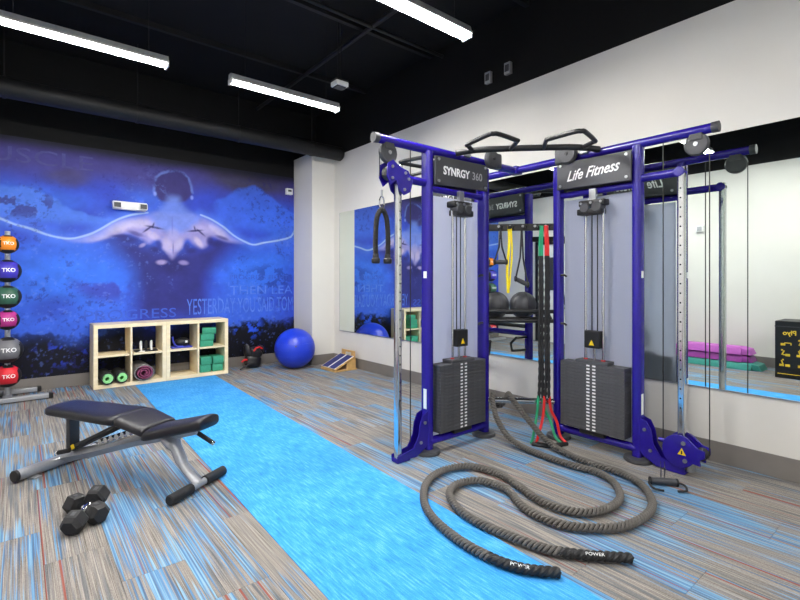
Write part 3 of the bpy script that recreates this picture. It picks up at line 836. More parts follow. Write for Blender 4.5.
        pb.box(T(sc - .02, .03, 1.855), tuple(abs(c) for c in (u * .2 + tv * .09))[:2] + (.05,), bev=.012)
        P(pb, 'pulley_block', 'black')
        for s in (-.05, .045):
            P(MB().cyl(T(sc + s, .0, 1.885), T(sc + s, .085, 1.885), .04, 20, bev=.006), 'head_pulley', 'dgrey')
        for s in (-.08, .0, .08): bolt(T, sc + s, .076, 1.92, .01, 1)
    else:
        P(tube_st(MB(), T, [(SI, 0.0, .73), (SO, 0.0, .73)], .03, 16), 'lower_beam', 'blue')
        P(tube_st(MB(), T, [(SI, 0.02, .095), (SO, 0.02, .095)], .03, 16), 'base_beam', 'blue')
        P(tube_st(MB(), T, [(SI, -.08, .82), (SO, -.08, .82)], .022, 12), 'padded_bar', 'black')
        P(MB().tube([T(SI, -.05, .70), T(SI + .02, -.2, .70), T(SI + .06, -.24, .64), T(SI + .06, -.22, .56), T(SI, -.06, .56)], .014, 10), 'dip_handle', 'black')
    return T

TA = tower((-1, 0), (0, -1), 'SYNRGY360', True, 2.05)
TB = tower((0, -1), (-1, 0), 'Life Fitness', True, .165, True)
TC = tower((0, 1), (-1, 0), 'SYNRGY360', False, 1.2)
# corner hub of the three arms
MB().box((0, 0, 2.315), (.09, .09, .072), bev=.008).build('corner_hub', 'blue', mc, smooth=0)
# pull-up bars and grips, both corners
bar = [(2.70, 2.60, 2.33), (2.80, 2.47, 2.345), (2.97, 2.30, 2.35), (3.18, 2.09, 2.35), (3.35, 1.92, 2.345), (3.48, 1.82, 2.33)]
hoop = [(2.79, 2.50, 2.345), (2.66, 2.43, 2.345), (2.63, 2.40, 2.345), (2.57, 2.16, 2.345), (2.58, 2.12, 2.345), (2.62, 2.10, 2.345), (2.82, 2.11, 2.345), (2.86, 2.13, 2.345), (2.98, 2.28, 2.345)]
swap = lambda p: (p[1] + .88, p[0] - .88, p[2])
flip = lambda p: (p[0], 5.26 - p[1], p[2])
loc = lambda L: [Vector(p) - J for p in L]
for fn in (lambda p: p, flip):
    MB().tube(loc(map(fn, catmull(bar, 5))), .024, 14).build('pull_up_bar', 'black', mc)
    for g in (lambda p: p, swap):
        MB().tube(loc([fn(g(p)) for p in catmull(hoop, 4)]), .017, 12).build('pull_up_grip', 'black', mc)
# storage rail, hooks, ball shelf, rope anchor between inner posts
def diag(k, back, z, side=-1):     # side -1: towards the camera side corner
    p = Vector((-SI + SI * k, side * SI * k, z)); n_ = Vector((1, -side, 0)).normalized()
    return p + n_ * back
for side in (-1, 1):
    MB().box(diag(.5, 0, 1.765, side), (SI * 1.414 * .94, .03, .058), math.radians(45) * side, bev=.005).build('storage_rail', 'black', mc, smooth=0)
    for k in (.2, .35, .52, .68, .82):
        MB().cyl(diag(k, -.022, 1.772, side), diag(k, -.030, 1.772, side), .011, 10).build('bolt', 'steel', mc)
        MB().tube([diag(k + .04, -.015, 1.765, side), diag(k + .04, -.055, 1.755, side), diag(k + .04, -.07, 1.775, side)], .006, 8).build('storage_hook', 'black', mc)
for bk, zz in ((.0, 1.055), (.09, .985), (.23, 1.03), (.0, .975)):
    MB().tube([diag(.08, bk, zz), diag(.94, bk, zz)], .017, 12).build('shelf_bar', 'black', mc)
for k in (.05, .95):
    MB().tube([diag(k, .0, 1.05), diag(k, .0, .95)], .014, 10).build('shelf_bracket', 'black', mc)
    MB().tube([diag(k, .0, .97), diag(k, .12, .97), diag(k, .25, 1.02)], .012, 10).build('shelf_bracket', 'black', mc)
MB().tube([diag(.05, .0, .30), diag(.95, 0, .30)], .025, 16).build('rope_anchor_bar', 'chrome', mc)

# balls on the shelf
for i, (k, lab) in enumerate(((.19, 'dark grey slam ball on the machine shelf beside the left tower'), (.57, 'dark grey slam ball on the machine shelf in the middle'))):
    p = diag(k, .16, 1.10) + J
    b = thing('slam_ball', lab, 'ball', p, 0, 'slam balls on the machine shelf')
    MB().sphere((0, 0, 0), .115, 28, 18).build('ball_shell', 'dgrey', b)
    for a in (0, math.pi / 3, 2 * math.pi / 3):
        pts = [(.1155 * math.cos(q) * math.cos(a), .1155 * math.cos(q) * math.sin(a), .1155 * math.sin(q)) for q in [2 * math.pi * j / 36 for j in range(36)]]
        MB().tube(pts, .0025, 6, closed=True).build('ball_seam', 'black', b)

# ------------------------------------------------------------------ hanging accessories
def hang(name, label, cat, k, z=1.75, back=-.05):
    p = diag(k, back, 0) + J
    return thing(name, label, cat, (p.x, p.y, z)), p
cr = Vector((.774, -.633, 0)); cf = Vector((-.633, -.774, 0))
for i, (nm, m, off, lab) in enumerate((('red', 'cord_red', .013, 'red resistance tube in a black sleeve hanging from the storage rail'), ('green', 'cord_green', -.013, 'green resistance tube in a black sleeve hanging from the storage rail'))):
    t, p = hang('resistance_tube', lab, 'resistance tube', .80 + i * -.03, 1.75)
    o = cr * off + cf * (.02 if i == 0 else 0.0)
    q = lambda dx, z, df=0: o * 1.0 + cr * dx + cf * df + Vector((0, 0, z - 1.75))
    MB().tube([q(-.008, 1.45), q(-.009, 1.62), q(-.004 - off * .6, 1.77), q(.004 - off * .6, 1.77), q(.009, 1.62), q(.01, 1.45)], .0105, 10).build('upper_cord', m, t)
    for s in (-1, 1):
        pts = [q(s * .008, 1.52), q(s * .009, 1.3, .01), q(s * .012, .9, .0), q(s * .011, .6, .012), q(s * .015, .34, .0)]
        pp = resample(catmull(pts, 8), .02)
        MB().tube(pp, [.0125 + .002 * math.sin(j * 1.9) for j in range(len(pp))], 10).build('sleeve', 'rubber', t)
        MB().tube(catmull([q(s * .02, .36), q(s * .03, .25, .01), q(s * .06 + .01, .16, .03), q(s * .09, .05, .06 + .03 * i), q(s * .12, .014, .11 + .03 * i)], 5), .011, 10).build('lower_cord', m, t)
    MB().tube([q(-.12, .014, .13 + .03 * i), q(.0, .014, .20 + .02 * i), q(.12, .014, .13 + .03 * i)], .014, 10).build('cord_handle', 'rubber', t)
t, p = hang('yellow_band', 'yellow resistance band hanging from the storage rail', 'resistance band', .34, 1.75)
MB().tube(resample(catmull([cr * -.006 + Vector((0, 0, .02)), cr * -.004 + Vector((0, 0, -.15)), cr * -.02 + Vector((0, 0, -.35)), cr * -.01 + Vector((0, 0, -.55))], 8), .02), .013, 10, flat=.5).build('band_loop', 'cord_yellow', t)
MB().tube(resample(catmull([cr * .012 + Vector((0, 0, .0)), cr * .02 + Vector((0, 0, -.2)), cr * .005 + Vector((0, 0, -.4)), cr * -.01 + Vector((0, 0, -.55))], 8), .02), .009, 10, flat=.5).build('band_loop', 'cord_yellow', t)
MB().box((0, 0, .01), (.03, .02, .03), bev=.004).build('band_clip', 'black', t, smooth=0)
for k, drop, tilt, lab in ((.22, .26, .5, 'black strap handle hanging near the left tower'), (.50, .42, -.5, 'black strap handle with grey grip hanging lower beside the red tube')):
    t, p = hang('strap_handle', lab, 'handle', k, 1.75)
    w = .05
    a, b_ = cr * -w + Vector((0, 0, -drop - tilt * .0)), cr * w + Vector((0, 0, -drop - .04 * tilt))
    if tilt < 0: b_ = cr * w + Vector((0, 0, -drop - .05))
    else: a = cr * -w + Vector((0, 0, -drop - .02))
    for e_ in (a, b_):
        MB().tube([Vector((0, 0, .01)), (a + b_) / 2 * .55 + (e_ - (a + b_) / 2) * .25, e_], .009, 8, flat=.35).build('strap', 'rubber', t)
    MB().tube([a, a.lerp(b_, .5), b_], [.017, .02, .017], 12).build('grip', 'dgrey', t)
    for e_ in (a, b_): MB().cyl(e_ - cr * .008, e_ + cr * .008, .025, 14, bev=.003).build('grip_end', 'black', t)

# tricep rope on the left tower
tr = thing('tricep_rope', 'black braided tricep rope hanging from the left pulley by a carabiner', 'rope handle', TA(SE - .06, .02, 1.43) + J)
q = lambda s, z: TA(s, 0, z) - TA(0, 0, 0) + Vector((0, 0, -1.43))
MB().tube([q(0 + .02 * math.cos(a), 1.86 + .045 * math.sin(a)) for a in [2 * math.pi * j / 20 for j in range(20)]], .005, 8, closed=True).build('carabiner', 'chrome', tr)
MB().tube([q(0, 1.905), q(0, 1.95)], .008, 8).build('swivel', 'steel', tr)
def twist(b, path, R, rs, pitch, strands=3, seg=6, ph=0.0):
    pa = None; n_ = len(path); out = [[] for _ in range(strands)]; L = 0
    for i, p in enumerate(path):
        d = path[min(i + 1, n_ - 1)] - path[max(i - 1, 0)]; a, b2, d = frame_for(d)
        if pa is not None:
            a2 = pa - d * pa.dot(d)
            if a2.length > 1e-4: a = a2.normalized()
            b2 = a.cross(d).normalized()
        pa = a
        if i: L += (p - path[i - 1]).length
        for k in range(strands):
            t_ = 2 * math.pi * (L / pitch + k / strands + ph); out[k].append(p + (a * math.cos(t_) + b2 * math.sin(t_)) * R)
    for o in out: b.tube(o, rs, seg)
    return b
up = resample(catmull([q(-.052, 1.47), q(-.055, 1.6), q(-.045, 1.74), q(-.02, 1.80), q(0, 1.815), q(.02, 1.80), q(.045, 1.74), q(.055, 1.6), q(.052, 1.47)], 8), .006)
twist(MB(), up, .011, .0082, .045).build('rope_loop', 'rope_dark', tr)
for s in (-1, 1):
    MB().lathe([(.012, .05), (.02, .045), (.022, .02), (.03, .012), (.03, -.012), (.024, -.02)], q(s * .052, 1.455), (0, 0, 1), 20).build('rubber_stop', 'rubber', tr)

# D-handle lying on the floor by the right tower
hp_ = thing('cable_stirrup', 'black stirrup cable handle lying on the carpet by the right tower', 'handle', (3.21, 1.25, 0), math.radians(-52))
MB().tube([(-.075, 0, .026), (0, 0, .028), (.075, 0, .026)], [.019, .022, .019], 14).build('grip', 'dgrey', hp_)
for s in (-1, 1):
    MB().cyl((s * .072, 0, .026), (s * .085, 0, .026), .025, 14, bev=.003).build('grip_end', 'black', hp_)
    MB().tube(catmull([(s * .078, -.0, .028), (s * .10, -.05, .03), (s * .085, -.10, .018), (s * .03, -.11, .012)] if s < 0 else [(s * .078, .0, .028), (s * .11, -.04, .026), (s * .10, -.09, .014), (s * .05, -.1, .012)], 5), .007, 8).build('strap', 'rubber', hp_)
    MB().tube([(s * .01, .02, .04), (s * .012 + .04, .15, .1)], .004, 8).build('connector_rod', 'chrome', hp_)

# ------------------------------------------------------------------ battle rope
R_ = .024
r1 = [(1.846, 1.148), (1.78, 1.22), (1.734, 1.289), (1.699, 1.407), (1.692, 1.609), (1.74, 1.845), (1.842, 2.032), (2.027, 2.201), (2.238, 2.265), (2.419, 2.197), (2.479, 1.991), (2.428, 1.805), (2.369, 1.63), (2.368, 1.461), (2.441, 1.348), (2.588, 1.297), (2.755, 1.315), (2.926, 1.431), (3.007, 1.582), (2.987, 1.758), (2.985, 1.968), (3.01, 2.18)]
r2 = [(2.205, .993), (2.12, 1.08), (2.041, 1.164), (1.961, 1.288), (1.916, 1.469), (1.894, 1.694), (1.936, 1.87), (2.026, 2.003), (2.162, 2.056), (2.298, 1.993), (2.333, 1.816), (2.228, 1.631), (2.202, 1.492), (2.225, 1.351), (2.331, 1.227), (2.478, 1.144), (2.679, 1.127), (2.855, 1.175), (3.034, 1.309), (3.121, 1.489), (3.116, 1.694), (3.165, 1.93)]
P1 = [(a, b, R_ + .0075) for a, b in r1] + [(3.015, 2.33, .075), (3.03, 2.45, .18), (3.07, 2.53, .29), (3.127, 2.573, .352), (3.185, 2.605, .30), (3.21, 2.575, .235), (3.25, 2.54, .29), (3.222, 2.486, .354), (3.183, 2.432, .335), (3.175, 2.34, .27), (3.18, 2.23, .17), (3.185, 2.10, .075)] + [(a, b, R_ + .0075) for a, b in r2[::-1]]
path = resample(catmull(P1, 8), .008)
br = thing('battle_rope', 'thick dark grey battle rope snaking over carpet and turf from the machine', 'battle rope', (2.4, 1.6, 0))
path = [p - Vector((2.4, 1.6, 0)) for p in path]
nh = int(.33 / .008)
MB().tube(path[nh - 2:-nh + 2:2], .0165, 8).build('groove_shade_core', 'groove_shade_core', br)  # black inner tube paints the shade into the grooves between strands
for k in range(3): twist(MB(), path[nh - 2:-nh + 2], .0158, .0088, .072, 1, 7, k / 3).build('rope_strand', 'rope', br)
for j, seg_ in enumerate((path[:nh], path[-nh:][::-1])):
    hn = twist(MB().tube(seg_, .0195, 14), seg_, .0125, .0118, .09, 3, 8).build('rope_handle', 'rubber', br)
    a, b_ = seg_[nh - 12], seg_[nh - 28] 
    mid = (a + b_) / 2; u_ = (b_ - a).normalized()
    up_ = Vector((-.55, -.5, .66)); up_ = (up_ - u_ * up_.dot(u_)).normalized(); vv_ = up_.cross(u_)
    text('handle_lettering', 'POWER', .019, 'print_white', mid + up_ * .0256, u_, vv_, hn, sx=1.3)

# ------------------------------------------------------------------ bench
bn = thing('weight_bench', 'adjustable weight bench with black vinyl pads on a silver frame', 'bench', (.24, 4.09, 0), math.atan2(-.847, .53))
def padmesh(x0, x1, z0, z1, w0, w1, th, corner=.03, ridge=0.0, nx_=9, ny_=9):
    b = MB(); vs, fs = [], []
    prof = rrect(.5, .5, .3, 4)
    st = [0, .015, .06, .15, .5, .85, .94, .985, 1]
    for k in st:
        x_ = x0 + (x1 - x0) * k; z_ = z0 + (z1 - z0) * k; w_ = w0 + (w1 - w0) * k
        e_ = min(1, (min(k, 1 - k) / .06)) ; e_ = math.sqrt(1 - (1 - e_) ** 2) if e_ < 1 else 1
        hw = w_ * (.86 + .14 * e_); hh = th * (.72 + .28 * e_)
        for a, c in prof:
            vs.append((x_, a * 2 * hw, z_ - th / 2 + c * hh + ridge * (1 - abs(a) * 2) * (c > 0)))
    n_ = len(prof)
    for i in range(len(st) - 1):
        for j in range(n_): fs.append((i * n_ + j, i * n_ + (j + 1) % n_, (i + 1) * n_ + (j + 1) % n_, (i + 1) * n_ + j))
    fs += [tuple(range(n_))[::-1], tuple((len(st) - 1) * n_ + j for j in range(n_))]
    b.add(vs, fs); return b
padmesh(.0, .655, .455, .448, .13, .16, .072).build('backrest_pad', 'pad', bn, smooth=.9)
padmesh(.665, .89, .452, .395, .155, .14, .07).build('seat_pad', 'pad', bn, smooth=.9)
padmesh(.87, 1.29, .372, .475, .14, .09, .075, ridge=.012).build('seat_pad', 'pad', bn, smooth=.9)
rc_ = MB().cyl((0, -.30, .045), (0, .26, .045), .036, 24, bev=.004).build('rear_crossbar', 'silver', bn)
for s in (-.30, .26): MB().cyl((0, s - .012, .045), (0, s + .012, .045), .039, 24, bev=.004).build('end_cap', 'black', rc_)
for s in (-.2, .18): MB().box((.02, s, .006), (.09, .05, .012), bev=.003).build('foot_plate', 'silver', rc_, smooth=0)
MB().tube([(0, 0, .06), (.3, 0, .14), (.68, 0, .255), (.98, 0, .33), (1.18, 0, .385)], .032, 4, flat=1.2).build('spine', 'silver', bn, smooth=0)
MB().tube(catmull([(.95, 0, .31), (1.02, 0, .25), (1.08, 0, .15), (1.15, 0, .085), (1.20, 0, .04)], 5), [.055] * 5 + [.042] * 5 + [.034] * 11, 12, flat=.7).build('front_leg', 'silver', bn)
fc = MB().cyl((1.2, -.22, .037), (1.2, .22, .037), .022, 20).build('front_crossbar', 'silver', bn)
for s in (-1, 1): MB().cyl((1.2, s * .055, .037), (1.2, s * .235, .037), .031, 20, bev=.006).build('grip_sleeve', 'rubber', fc)
MB().box((.11, 0, .27), (.035, .075, .28), bev=.006).build('back_support_post', 'dgrey', bn, smooth=0)
sa_ = MB().tube([(.14, -.025, .15), (.62, -.025, .375)], .02, 8).tube([(.14, .025, .15), (.62, .025, .375)], .02, 8).build('support_arm', 'black', bn, smooth=0)
MB().box((.17, -.047, .17), (.03, .003, .03), Matrix.Rotation(-.48, 3, 'Y')).build('warning_sticker', 'yellow', sa_, smooth=0)
ld = MB()
for k in range(6):
    ld.cyl((.40 + k * .05, -.03, .225 + k * .017), (.40 + k * .05, .03, .225 + k * .017), .017, 12)
ld.tube([(.37, 0, .20), (.72, 0, .31)], .02, 8)
ld.build('adjuster_ladder', 'chrome', bn)
MB().cyl((.05, -.06, .12), (.16, -.06, .15), .016, 12, bev=.003).build('adjust_handle', 'rubber', bn)
MB().cyl((.035, -.06, .115), (.055, -.06, .121), .013, 12, bev=.002).build('handle_tip', 'white', bn)
ah = MB().cyl((1.12, .04, .36), (1.22, .10, .27), .015, 12, bev=.003).build('adjust_handle', 'rubber', bn)
MB().cyl((1.22, .10, .27), (1.232, .107, .259), .016, 12, bev=.002).build('handle_tip', 'chrome', ah)
MB().box((1.16, 0, .40), (.26, .14, .02), Matrix.Rotation(-.24, 3, 'Y'), bev=.004).build('seat_bracket', 'silver', bn, smooth=0)

# ------------------------------------------------------------------ dumbbells
def dumbbell(label, c, ang, tilt, z):
    t = thing('hex_dumbbell', label, 'dumbbell', (c[0], c[1], z), ang, 'hex dumbbells on the carpet')
    t.rotation_euler = (0, tilt, ang)
    MB().tube([(-.09, 0, 0), (-.04, 0, 0), (0, 0, 0), (.04, 0, 0), (.09, 0, 0)], [.014, .016, .0185, .016, .014], 14).build('handle', 'chrome', t)
    for s in (-1, 1):
        b = MB()
        pr = [(.062, .05), (.075, .058), (.13, .058), (.152, .04)]
        vs = []
        for hgt, rad in pr:
            vs += [(s * hgt, rad * math.cos(math.radians(60 * j)), rad * math.sin(math.radians(60 * j))) for j in range(6)]
        fs = [tuple(range(6))[::-1], tuple(range(18, 24))]
        for i in range(3):
            for j in range(6): fs.append((i * 6 + j, i * 6 + (j + 1) % 6, (i + 1) * 6 + (j + 1) % 6, (i + 1) * 6 + j))
        b.add(vs, fs); hd_ = b.build('hex_head', 'rubber', t, smooth=0)
        MB().box((s * .1, 0, .0505), (.03, .02, .001)).build('weight_mark', 'dgrey', hd_, smooth=0)
    return t
dumbbell('black hex dumbbell lying flat underneath the other dumbbell', (.292, 3.115), math.atan2(-.2, .083), 0, .0505)
dumbbell('black hex dumbbell with chrome handle resting across the other dumbbell', (.287, 3.043), math.atan2(.175, .13), -.226, .078)

# ------------------------------------------------------------------ cube shelves
def cubby(x0, label):
    w, hgt, dp, to, ti = .80, .775, .39, .045, .022
    t = thing('cube_shelf', label, 'shelf', (x0 + w / 2, 6.855, 0), 0, 'cube shelves under the mural')
    for nm, c, s in (('top_board', (0, 0, hgt - to / 2), (w, dp, to)), ('bottom_board', (0, 0, to / 2), (w, dp, to)),
                     ('side_board', (-w / 2 + to / 2, 0, hgt / 2), (to, dp, hgt - 2 * to)), ('side_board', (w / 2 - to / 2, 0, hgt / 2), (to, dp, hgt - 2 * to)),
                     ('divider', (0, 0, hgt / 2), (ti, dp - .004, hgt - 2 * to)),
                     ('shelf_board', (-w / 4 + to / 4 - ti / 4, -.001, hgt / 2), (w / 2 - to - ti / 2, dp - .004, ti)), ('shelf_board', (w / 4 - to / 4 + ti / 4, -.001, hgt / 2), (w / 2 - to - ti / 2, dp - .004, ti))):
        MB().box(c, s, bev=.0015).build(nm, 'wood', t, smooth=0)
cubby(.70, 'pale birch cube shelf holding the rolled mats')
cubby(1.503, 'pale birch cube shelf holding the green yoga blocks')
FZ, MZ = .0455, .399         # heights of cell floors
# rolled mats
mat_dark = mat('black_mat_foam', rgb(38, 40, 40), .85, var=.15)
mat_lime = mat('lime_mat_foam', rgb(150, 226, 150), .85, var=.06)
mat_grey = mat('grey_mat_foam', rgb(120, 116, 114), .85, var=.08)
mat_pink = mat('plum_mat_foam', rgb(150, 70, 105), .85, var=.1)
def rolled_mat(label, x_, outer, inner, R, ztop, flatten=1.0, L=.5):
    t = thing('rolled_mat', label, 'exercise mat', (x_, 6.87, FZ), 0, 'rolled mats in the cube shelf')
    # spiral sheet
    def spiral(r0, r1, turns, th, y0, y1, m, name):
        b = MB(); n_ = int(turns * 28); vs = []; fs = []
        for i in range(n_ + 1):
            k = i / n_; a = 2 * math.pi * turns * k - math.pi / 2; r = r0 + (r1 - r0) * k
            for rr in (r - th / 2, r + th / 2):
                for y_ in (y0, y1): vs.append((rr * math.cos(a), y_, R * flatten + rr * math.sin(a) * flatten))
        for i in range(n_):
            o_ = i * 4; p_ = o_ + 4
            fs += [(o_, p_, p_ + 1, o_ + 1), (o_ + 2, o_ + 3, p_ + 3, p_ + 2), (o_, o_ + 2, p_ + 2, p_), (o_ + 1, p_ + 1, p_ + 3, o_ + 3)]
        fs += [(0, 1, 3, 2), (n_ * 4, n_ * 4 + 2, n_ * 4 + 3, n_ * 4 + 1)]
        b.add(vs, fs); return b.build(name, m, t, smooth=.8)
    spiral(R - .006, R - .006, 1.0, .011, -.236, L - .236, outer, 'outer_layer')
    spiral(.022, R - .0165, 2.6, .0115, -.238, L - .25, inner, 'inner_roll')
rolled_mat('black rolled mat with lime green end, nearest the left side board', .842, mat_dark, mat_lime, .073, 0, L=.40)
rolled_mat('black rolled mat with lime green end, next to the shelf divider', .995, mat_dark, mat_lime, .07, 0, L=.40)
rolled_mat('grey rolled mat with plum inside lying in the lower cell', 1.24, mat_grey, mat_pink, .115, 0, .86, L=.44)
# sandals-like sliding pads in upper cell
sh = thing('hand_grips', 'black and white striped hand grips on the upper shelf cell', 'hand grips', (1.285, 6.78, MZ))
MB().box((0, 0, .008), (.26, .14, .016), bev=.006).build('base_plate', 'black', sh)
for s in (-.06, .0, .06):
    MB().tube(catmull([(s - .005, -.05, .016), (s - .01, -.045, .08), (s, -.0, .115), (s + .01, .04, .08), (s + .01, .05, .016)], 5), .024, 10, flat=.6).build('grip_band', 'white' if s != -.0 else 'black', sh)
MB().box((-.06, -.071, .01), (.07, .006, .012), bev=.002).build('trim_stripe', 'white', sh, smooth=0)
sh = thing('training_shoe', 'blue and black curved trainer on the upper shelf cell beside green blocks', 'trainer', (1.70, 6.82, MZ))
MB().box((.02, 0, .012), (.26, .16, .024), bev=.01).build('sole', mat('navy_rubber', rgb(52, 62, 170), .6), sh)
MB().tube(catmull([(-.1, -.05, .16), (-.09, -.06, .09), (-.05, -.06, .03), (.03, -.06, .02)], 5), .022, 10, flat=.5).build('heel_curve', mat('navy_trim', rgb(60, 72, 196), .5), sh)
MB().sphere((.035, .0, .075), (.10, .07, .06), 20, 12).build('upper', 'black', sh)
MB().box((.07, -.068, .085), (.03, .008, .03), bev=.003).build('tongue_label', 'white', sh, smooth=0)
# yoga blocks
blk = MB().box((0, 0, .0), (.225, .15, .085), bev=.008)
lab3 = ('green yoga block tilted on top of the stack of three', 'green yoga block in the middle of the stack of three', 'green yoga block at the bottom of the stack of three')
bp = None
spots = [(2.02, 6.77, MZ + .0425, .03, lab3[2]), (2.035, 6.765, MZ + .129, -.06, lab3[1]), (2.075, 6.76, MZ + .2155, -.32, lab3[0])]
lab4 = ('green yoga block, lower left in the bottom cell', 'green yoga block, lower right in the bottom cell', 'green yoga block, upper left in the bottom cell', 'green yoga block, upper right in the bottom cell')
for i in range(4):
    spots.append((2.005 + .165 * (i % 2) + .008 * (i // 2), 6.80 - .012 * (i // 2), FZ + .0525 + .1055 * (i // 2), 99, lab4[i]))
for (bx, by, bz, rz, lb_) in spots:
    if rz == 99:
        o = MB().box((0, 0, 0), (.145, .225, .104), bev=.012).build('yoga_block', 'green_foam', None, (bx, by, bz))
    else:
        o = MB().box((0, 0, 0), (.18, .15, .0845), bev=.012).build('yoga_block', 'green_foam', None, (bx, by, bz), rz)
    tag(o, lb_, 'yoga block', 'green yoga blocks in the cube shelf')

# ------------------------------------------------------------------ gear bag, gym ball, slant board
gb = thing('boxing_gear', 'black boxing gloves heaped with red trim against the mural wall', 'boxing gloves', (2.74, 6.86, 0))
def lump(c, r, rot=(0, 0, 0), seed=0):
    b = MB().sphere((0, 0, 0), 1, 24, 16); rn = random.Random(seed); ph_ = [rn.random() * 6 for _ in range(6)]
    R = Matrix.Rotation(rot[2], 3, 'Z') @ Matrix.Rotation(rot[1], 3, 'Y') @ Matrix.Rotation(rot[0], 3, 'X')
    out = []
    for v in b.v:
        v = Vector(v); k = 1 + .07 * math.sin(3 * v.x + ph_[0]) * math.sin(4 * v.y + ph_[1]) + .06 * math.sin(5 * v.z + ph_[2])
        out.append(R @ Vector((v.x * r[0] * k, v.y * r[1] * k, v.z * r[2] * k)) + Vector(c))
    b.v = [tuple(v) for v in out]; return b
W['gear'] = mat('black_gear_leather', rgb(28, 27, 30), .4, var=.2)
lump((.0, 0, .10), (.14, .12, .10), (0, .2, .3), 1).build('lower_glove', 'gear', gb)
lump((.03, -.01, .22), (.12, .1, .095), (0, .5, .2), 2).build('upper_glove', 'gear', gb)
lump((-.07, 0, .24), (.06, .07, .12), (0, -.3, 0), 3).build('cuff', 'gear', gb)
lump((.10, -.02, .27), (.07, .06, .06), (0, .7, 0), 4).build('thumb', 'gear', gb)
MB().tube(catmull([(-.02, -.09, .26), (.01, -.10, .30), (.07, -.09, .31), (.12, -.07, .28)], 5), .012, 8).build('red_trim', 'cord_red', gb)
MB().tube(catmull([(-.10, -.06, .13), (-.15, -.07, .14), (-.19, -.06, .11)], 5), .014, 8).build('red_trim', 'cord_red', gb)
MB().tube(catmull([(-.05, -.1, .08), (-.14, -.12, .06), (-.24, -.14, .02)], 5), .018, 8, flat=.6).build('strap', 'gear', gb)

yb = thing('stability_ball', 'large glossy blue stability ball beside the white column', 'exercise ball', (3.215, 6.42, 0))
MB().sphere((0, 0, .298), .298, 48, 32).build('ball_skin', 'gymball', yb, smooth=3)
for k in (-.18, -.09, .0, .09, .18):
    r = math.sqrt(.298 ** 2 - k * k) + .0003
    MB().tube([(r * math.cos(2 * math.pi * j / 48), r * math.sin(2 * math.pi * j / 48), .298 + k) for j in range(48)], .0018, 6, closed=True).build('ball_rib', 'gymball', yb)
MB().cyl((-.12, -.265, .36), (-.124, -.274, .362), .012, 12).build('valve_plug', 'dgrey', yb)

sb = thing('slant_board', 'small wooden slant board with two dark blue strips by the baseboard', 'slant board', (3.68, 5.93, 0))
ply = mat('plywood', rgb(206, 166, 104), .6, var=.12, scale=20)
navy = mat('navy_grip_tape', rgb(36, 42, 100), .8, var=.1)
MB().box((0, 0, .012), (.38, .40, .02), bev=.002).build('base_board', ply, sb, smooth=0)
ang_ = math.atan2(.17, .36)
Rm = Matrix.Rotation(-ang_, 3, 'Y')
def onramp(k, y_, n_): return Vector((-.185 + .33 * k, y_, .035 + .33 * k * math.tan(ang_))) + Vector((-math.sin(ang_), 0, math.cos(ang_))) * n_
MB().box(onramp(.5, 0, 0), (.37, .40, .018), Rm, bev=.002).build('ramp_board', ply, sb, smooth=0)
MB().box(onramp(.5, 0, .0105), (.36, .37, .003), Rm).build('ramp_lines', 'white', sb, smooth=0)
for s in (-1, 1): MB().box(onramp(.5, s * .095, .013), (.35, .155, .003), Rm).build('grip_strip', navy, sb, smooth=0)
for s in (-1, 1):
    MB().prism([(.02, .022), (.17, .022), (.17, .165), (.13, .165), (.02, .11)], (0, s * .185, 0), (1, 0, 0), (0, 0, 1), .016, .002).build('side_support', ply, sb, smooth=0)
hb_ = MB().box((.165, -.13, .215), (.018, .09, .11), bev=.004).box((.165, .13, .215), (.018, .09, .11), bev=.004).box((.165, 0, .255), (.018, .2, .03), bev=.004).box((.165, 0, .175), (.018, .2, .03), bev=.004)
hb_.build('carry_handle', ply, sb, smooth=0)

# ------------------------------------------------------------------ medicine ball rack
rk = thing('medicine_ball_rack', 'silver upright rack holding coloured medicine balls in the left corner', 'ball rack', (-.09, 6.74, 0))
MB().cyl((0, 0, .05), (0, 0, 1.86), .026, 18, bev=.004).build('pole', 'silver', rk)
for yy, x1 in ((-.22, .36), (.24, .27)):
    ftb = MB().box(((x1 - .4) / 2, yy, .035), (x1 + .4, .07, .05), bev=.008).build('foot_bar', 'silver', rk, smooth=0)
    MB().box((x1 + .015, yy, .035), (.04, .078, .058), bev=.008).build('foot_cap', 'black', ftb, smooth=0)
MB().box((0, .01, .035), (.08, .46, .05), bev=.008).build('foot_link', 'silver', rk, smooth=0)
balls = ((1.706, .10, (240, 140, 30), 'orange'), (1.417, .122, (58, 48, 170), 'indigo'), (1.138, .122, (48, 92, 72), 'dark green'), (.888, .106, (176, 44, 130), 'magenta'), (.565, .138, (108, 108, 112), 'grey'), (.284, .120, (206, 24, 40), 'red'))
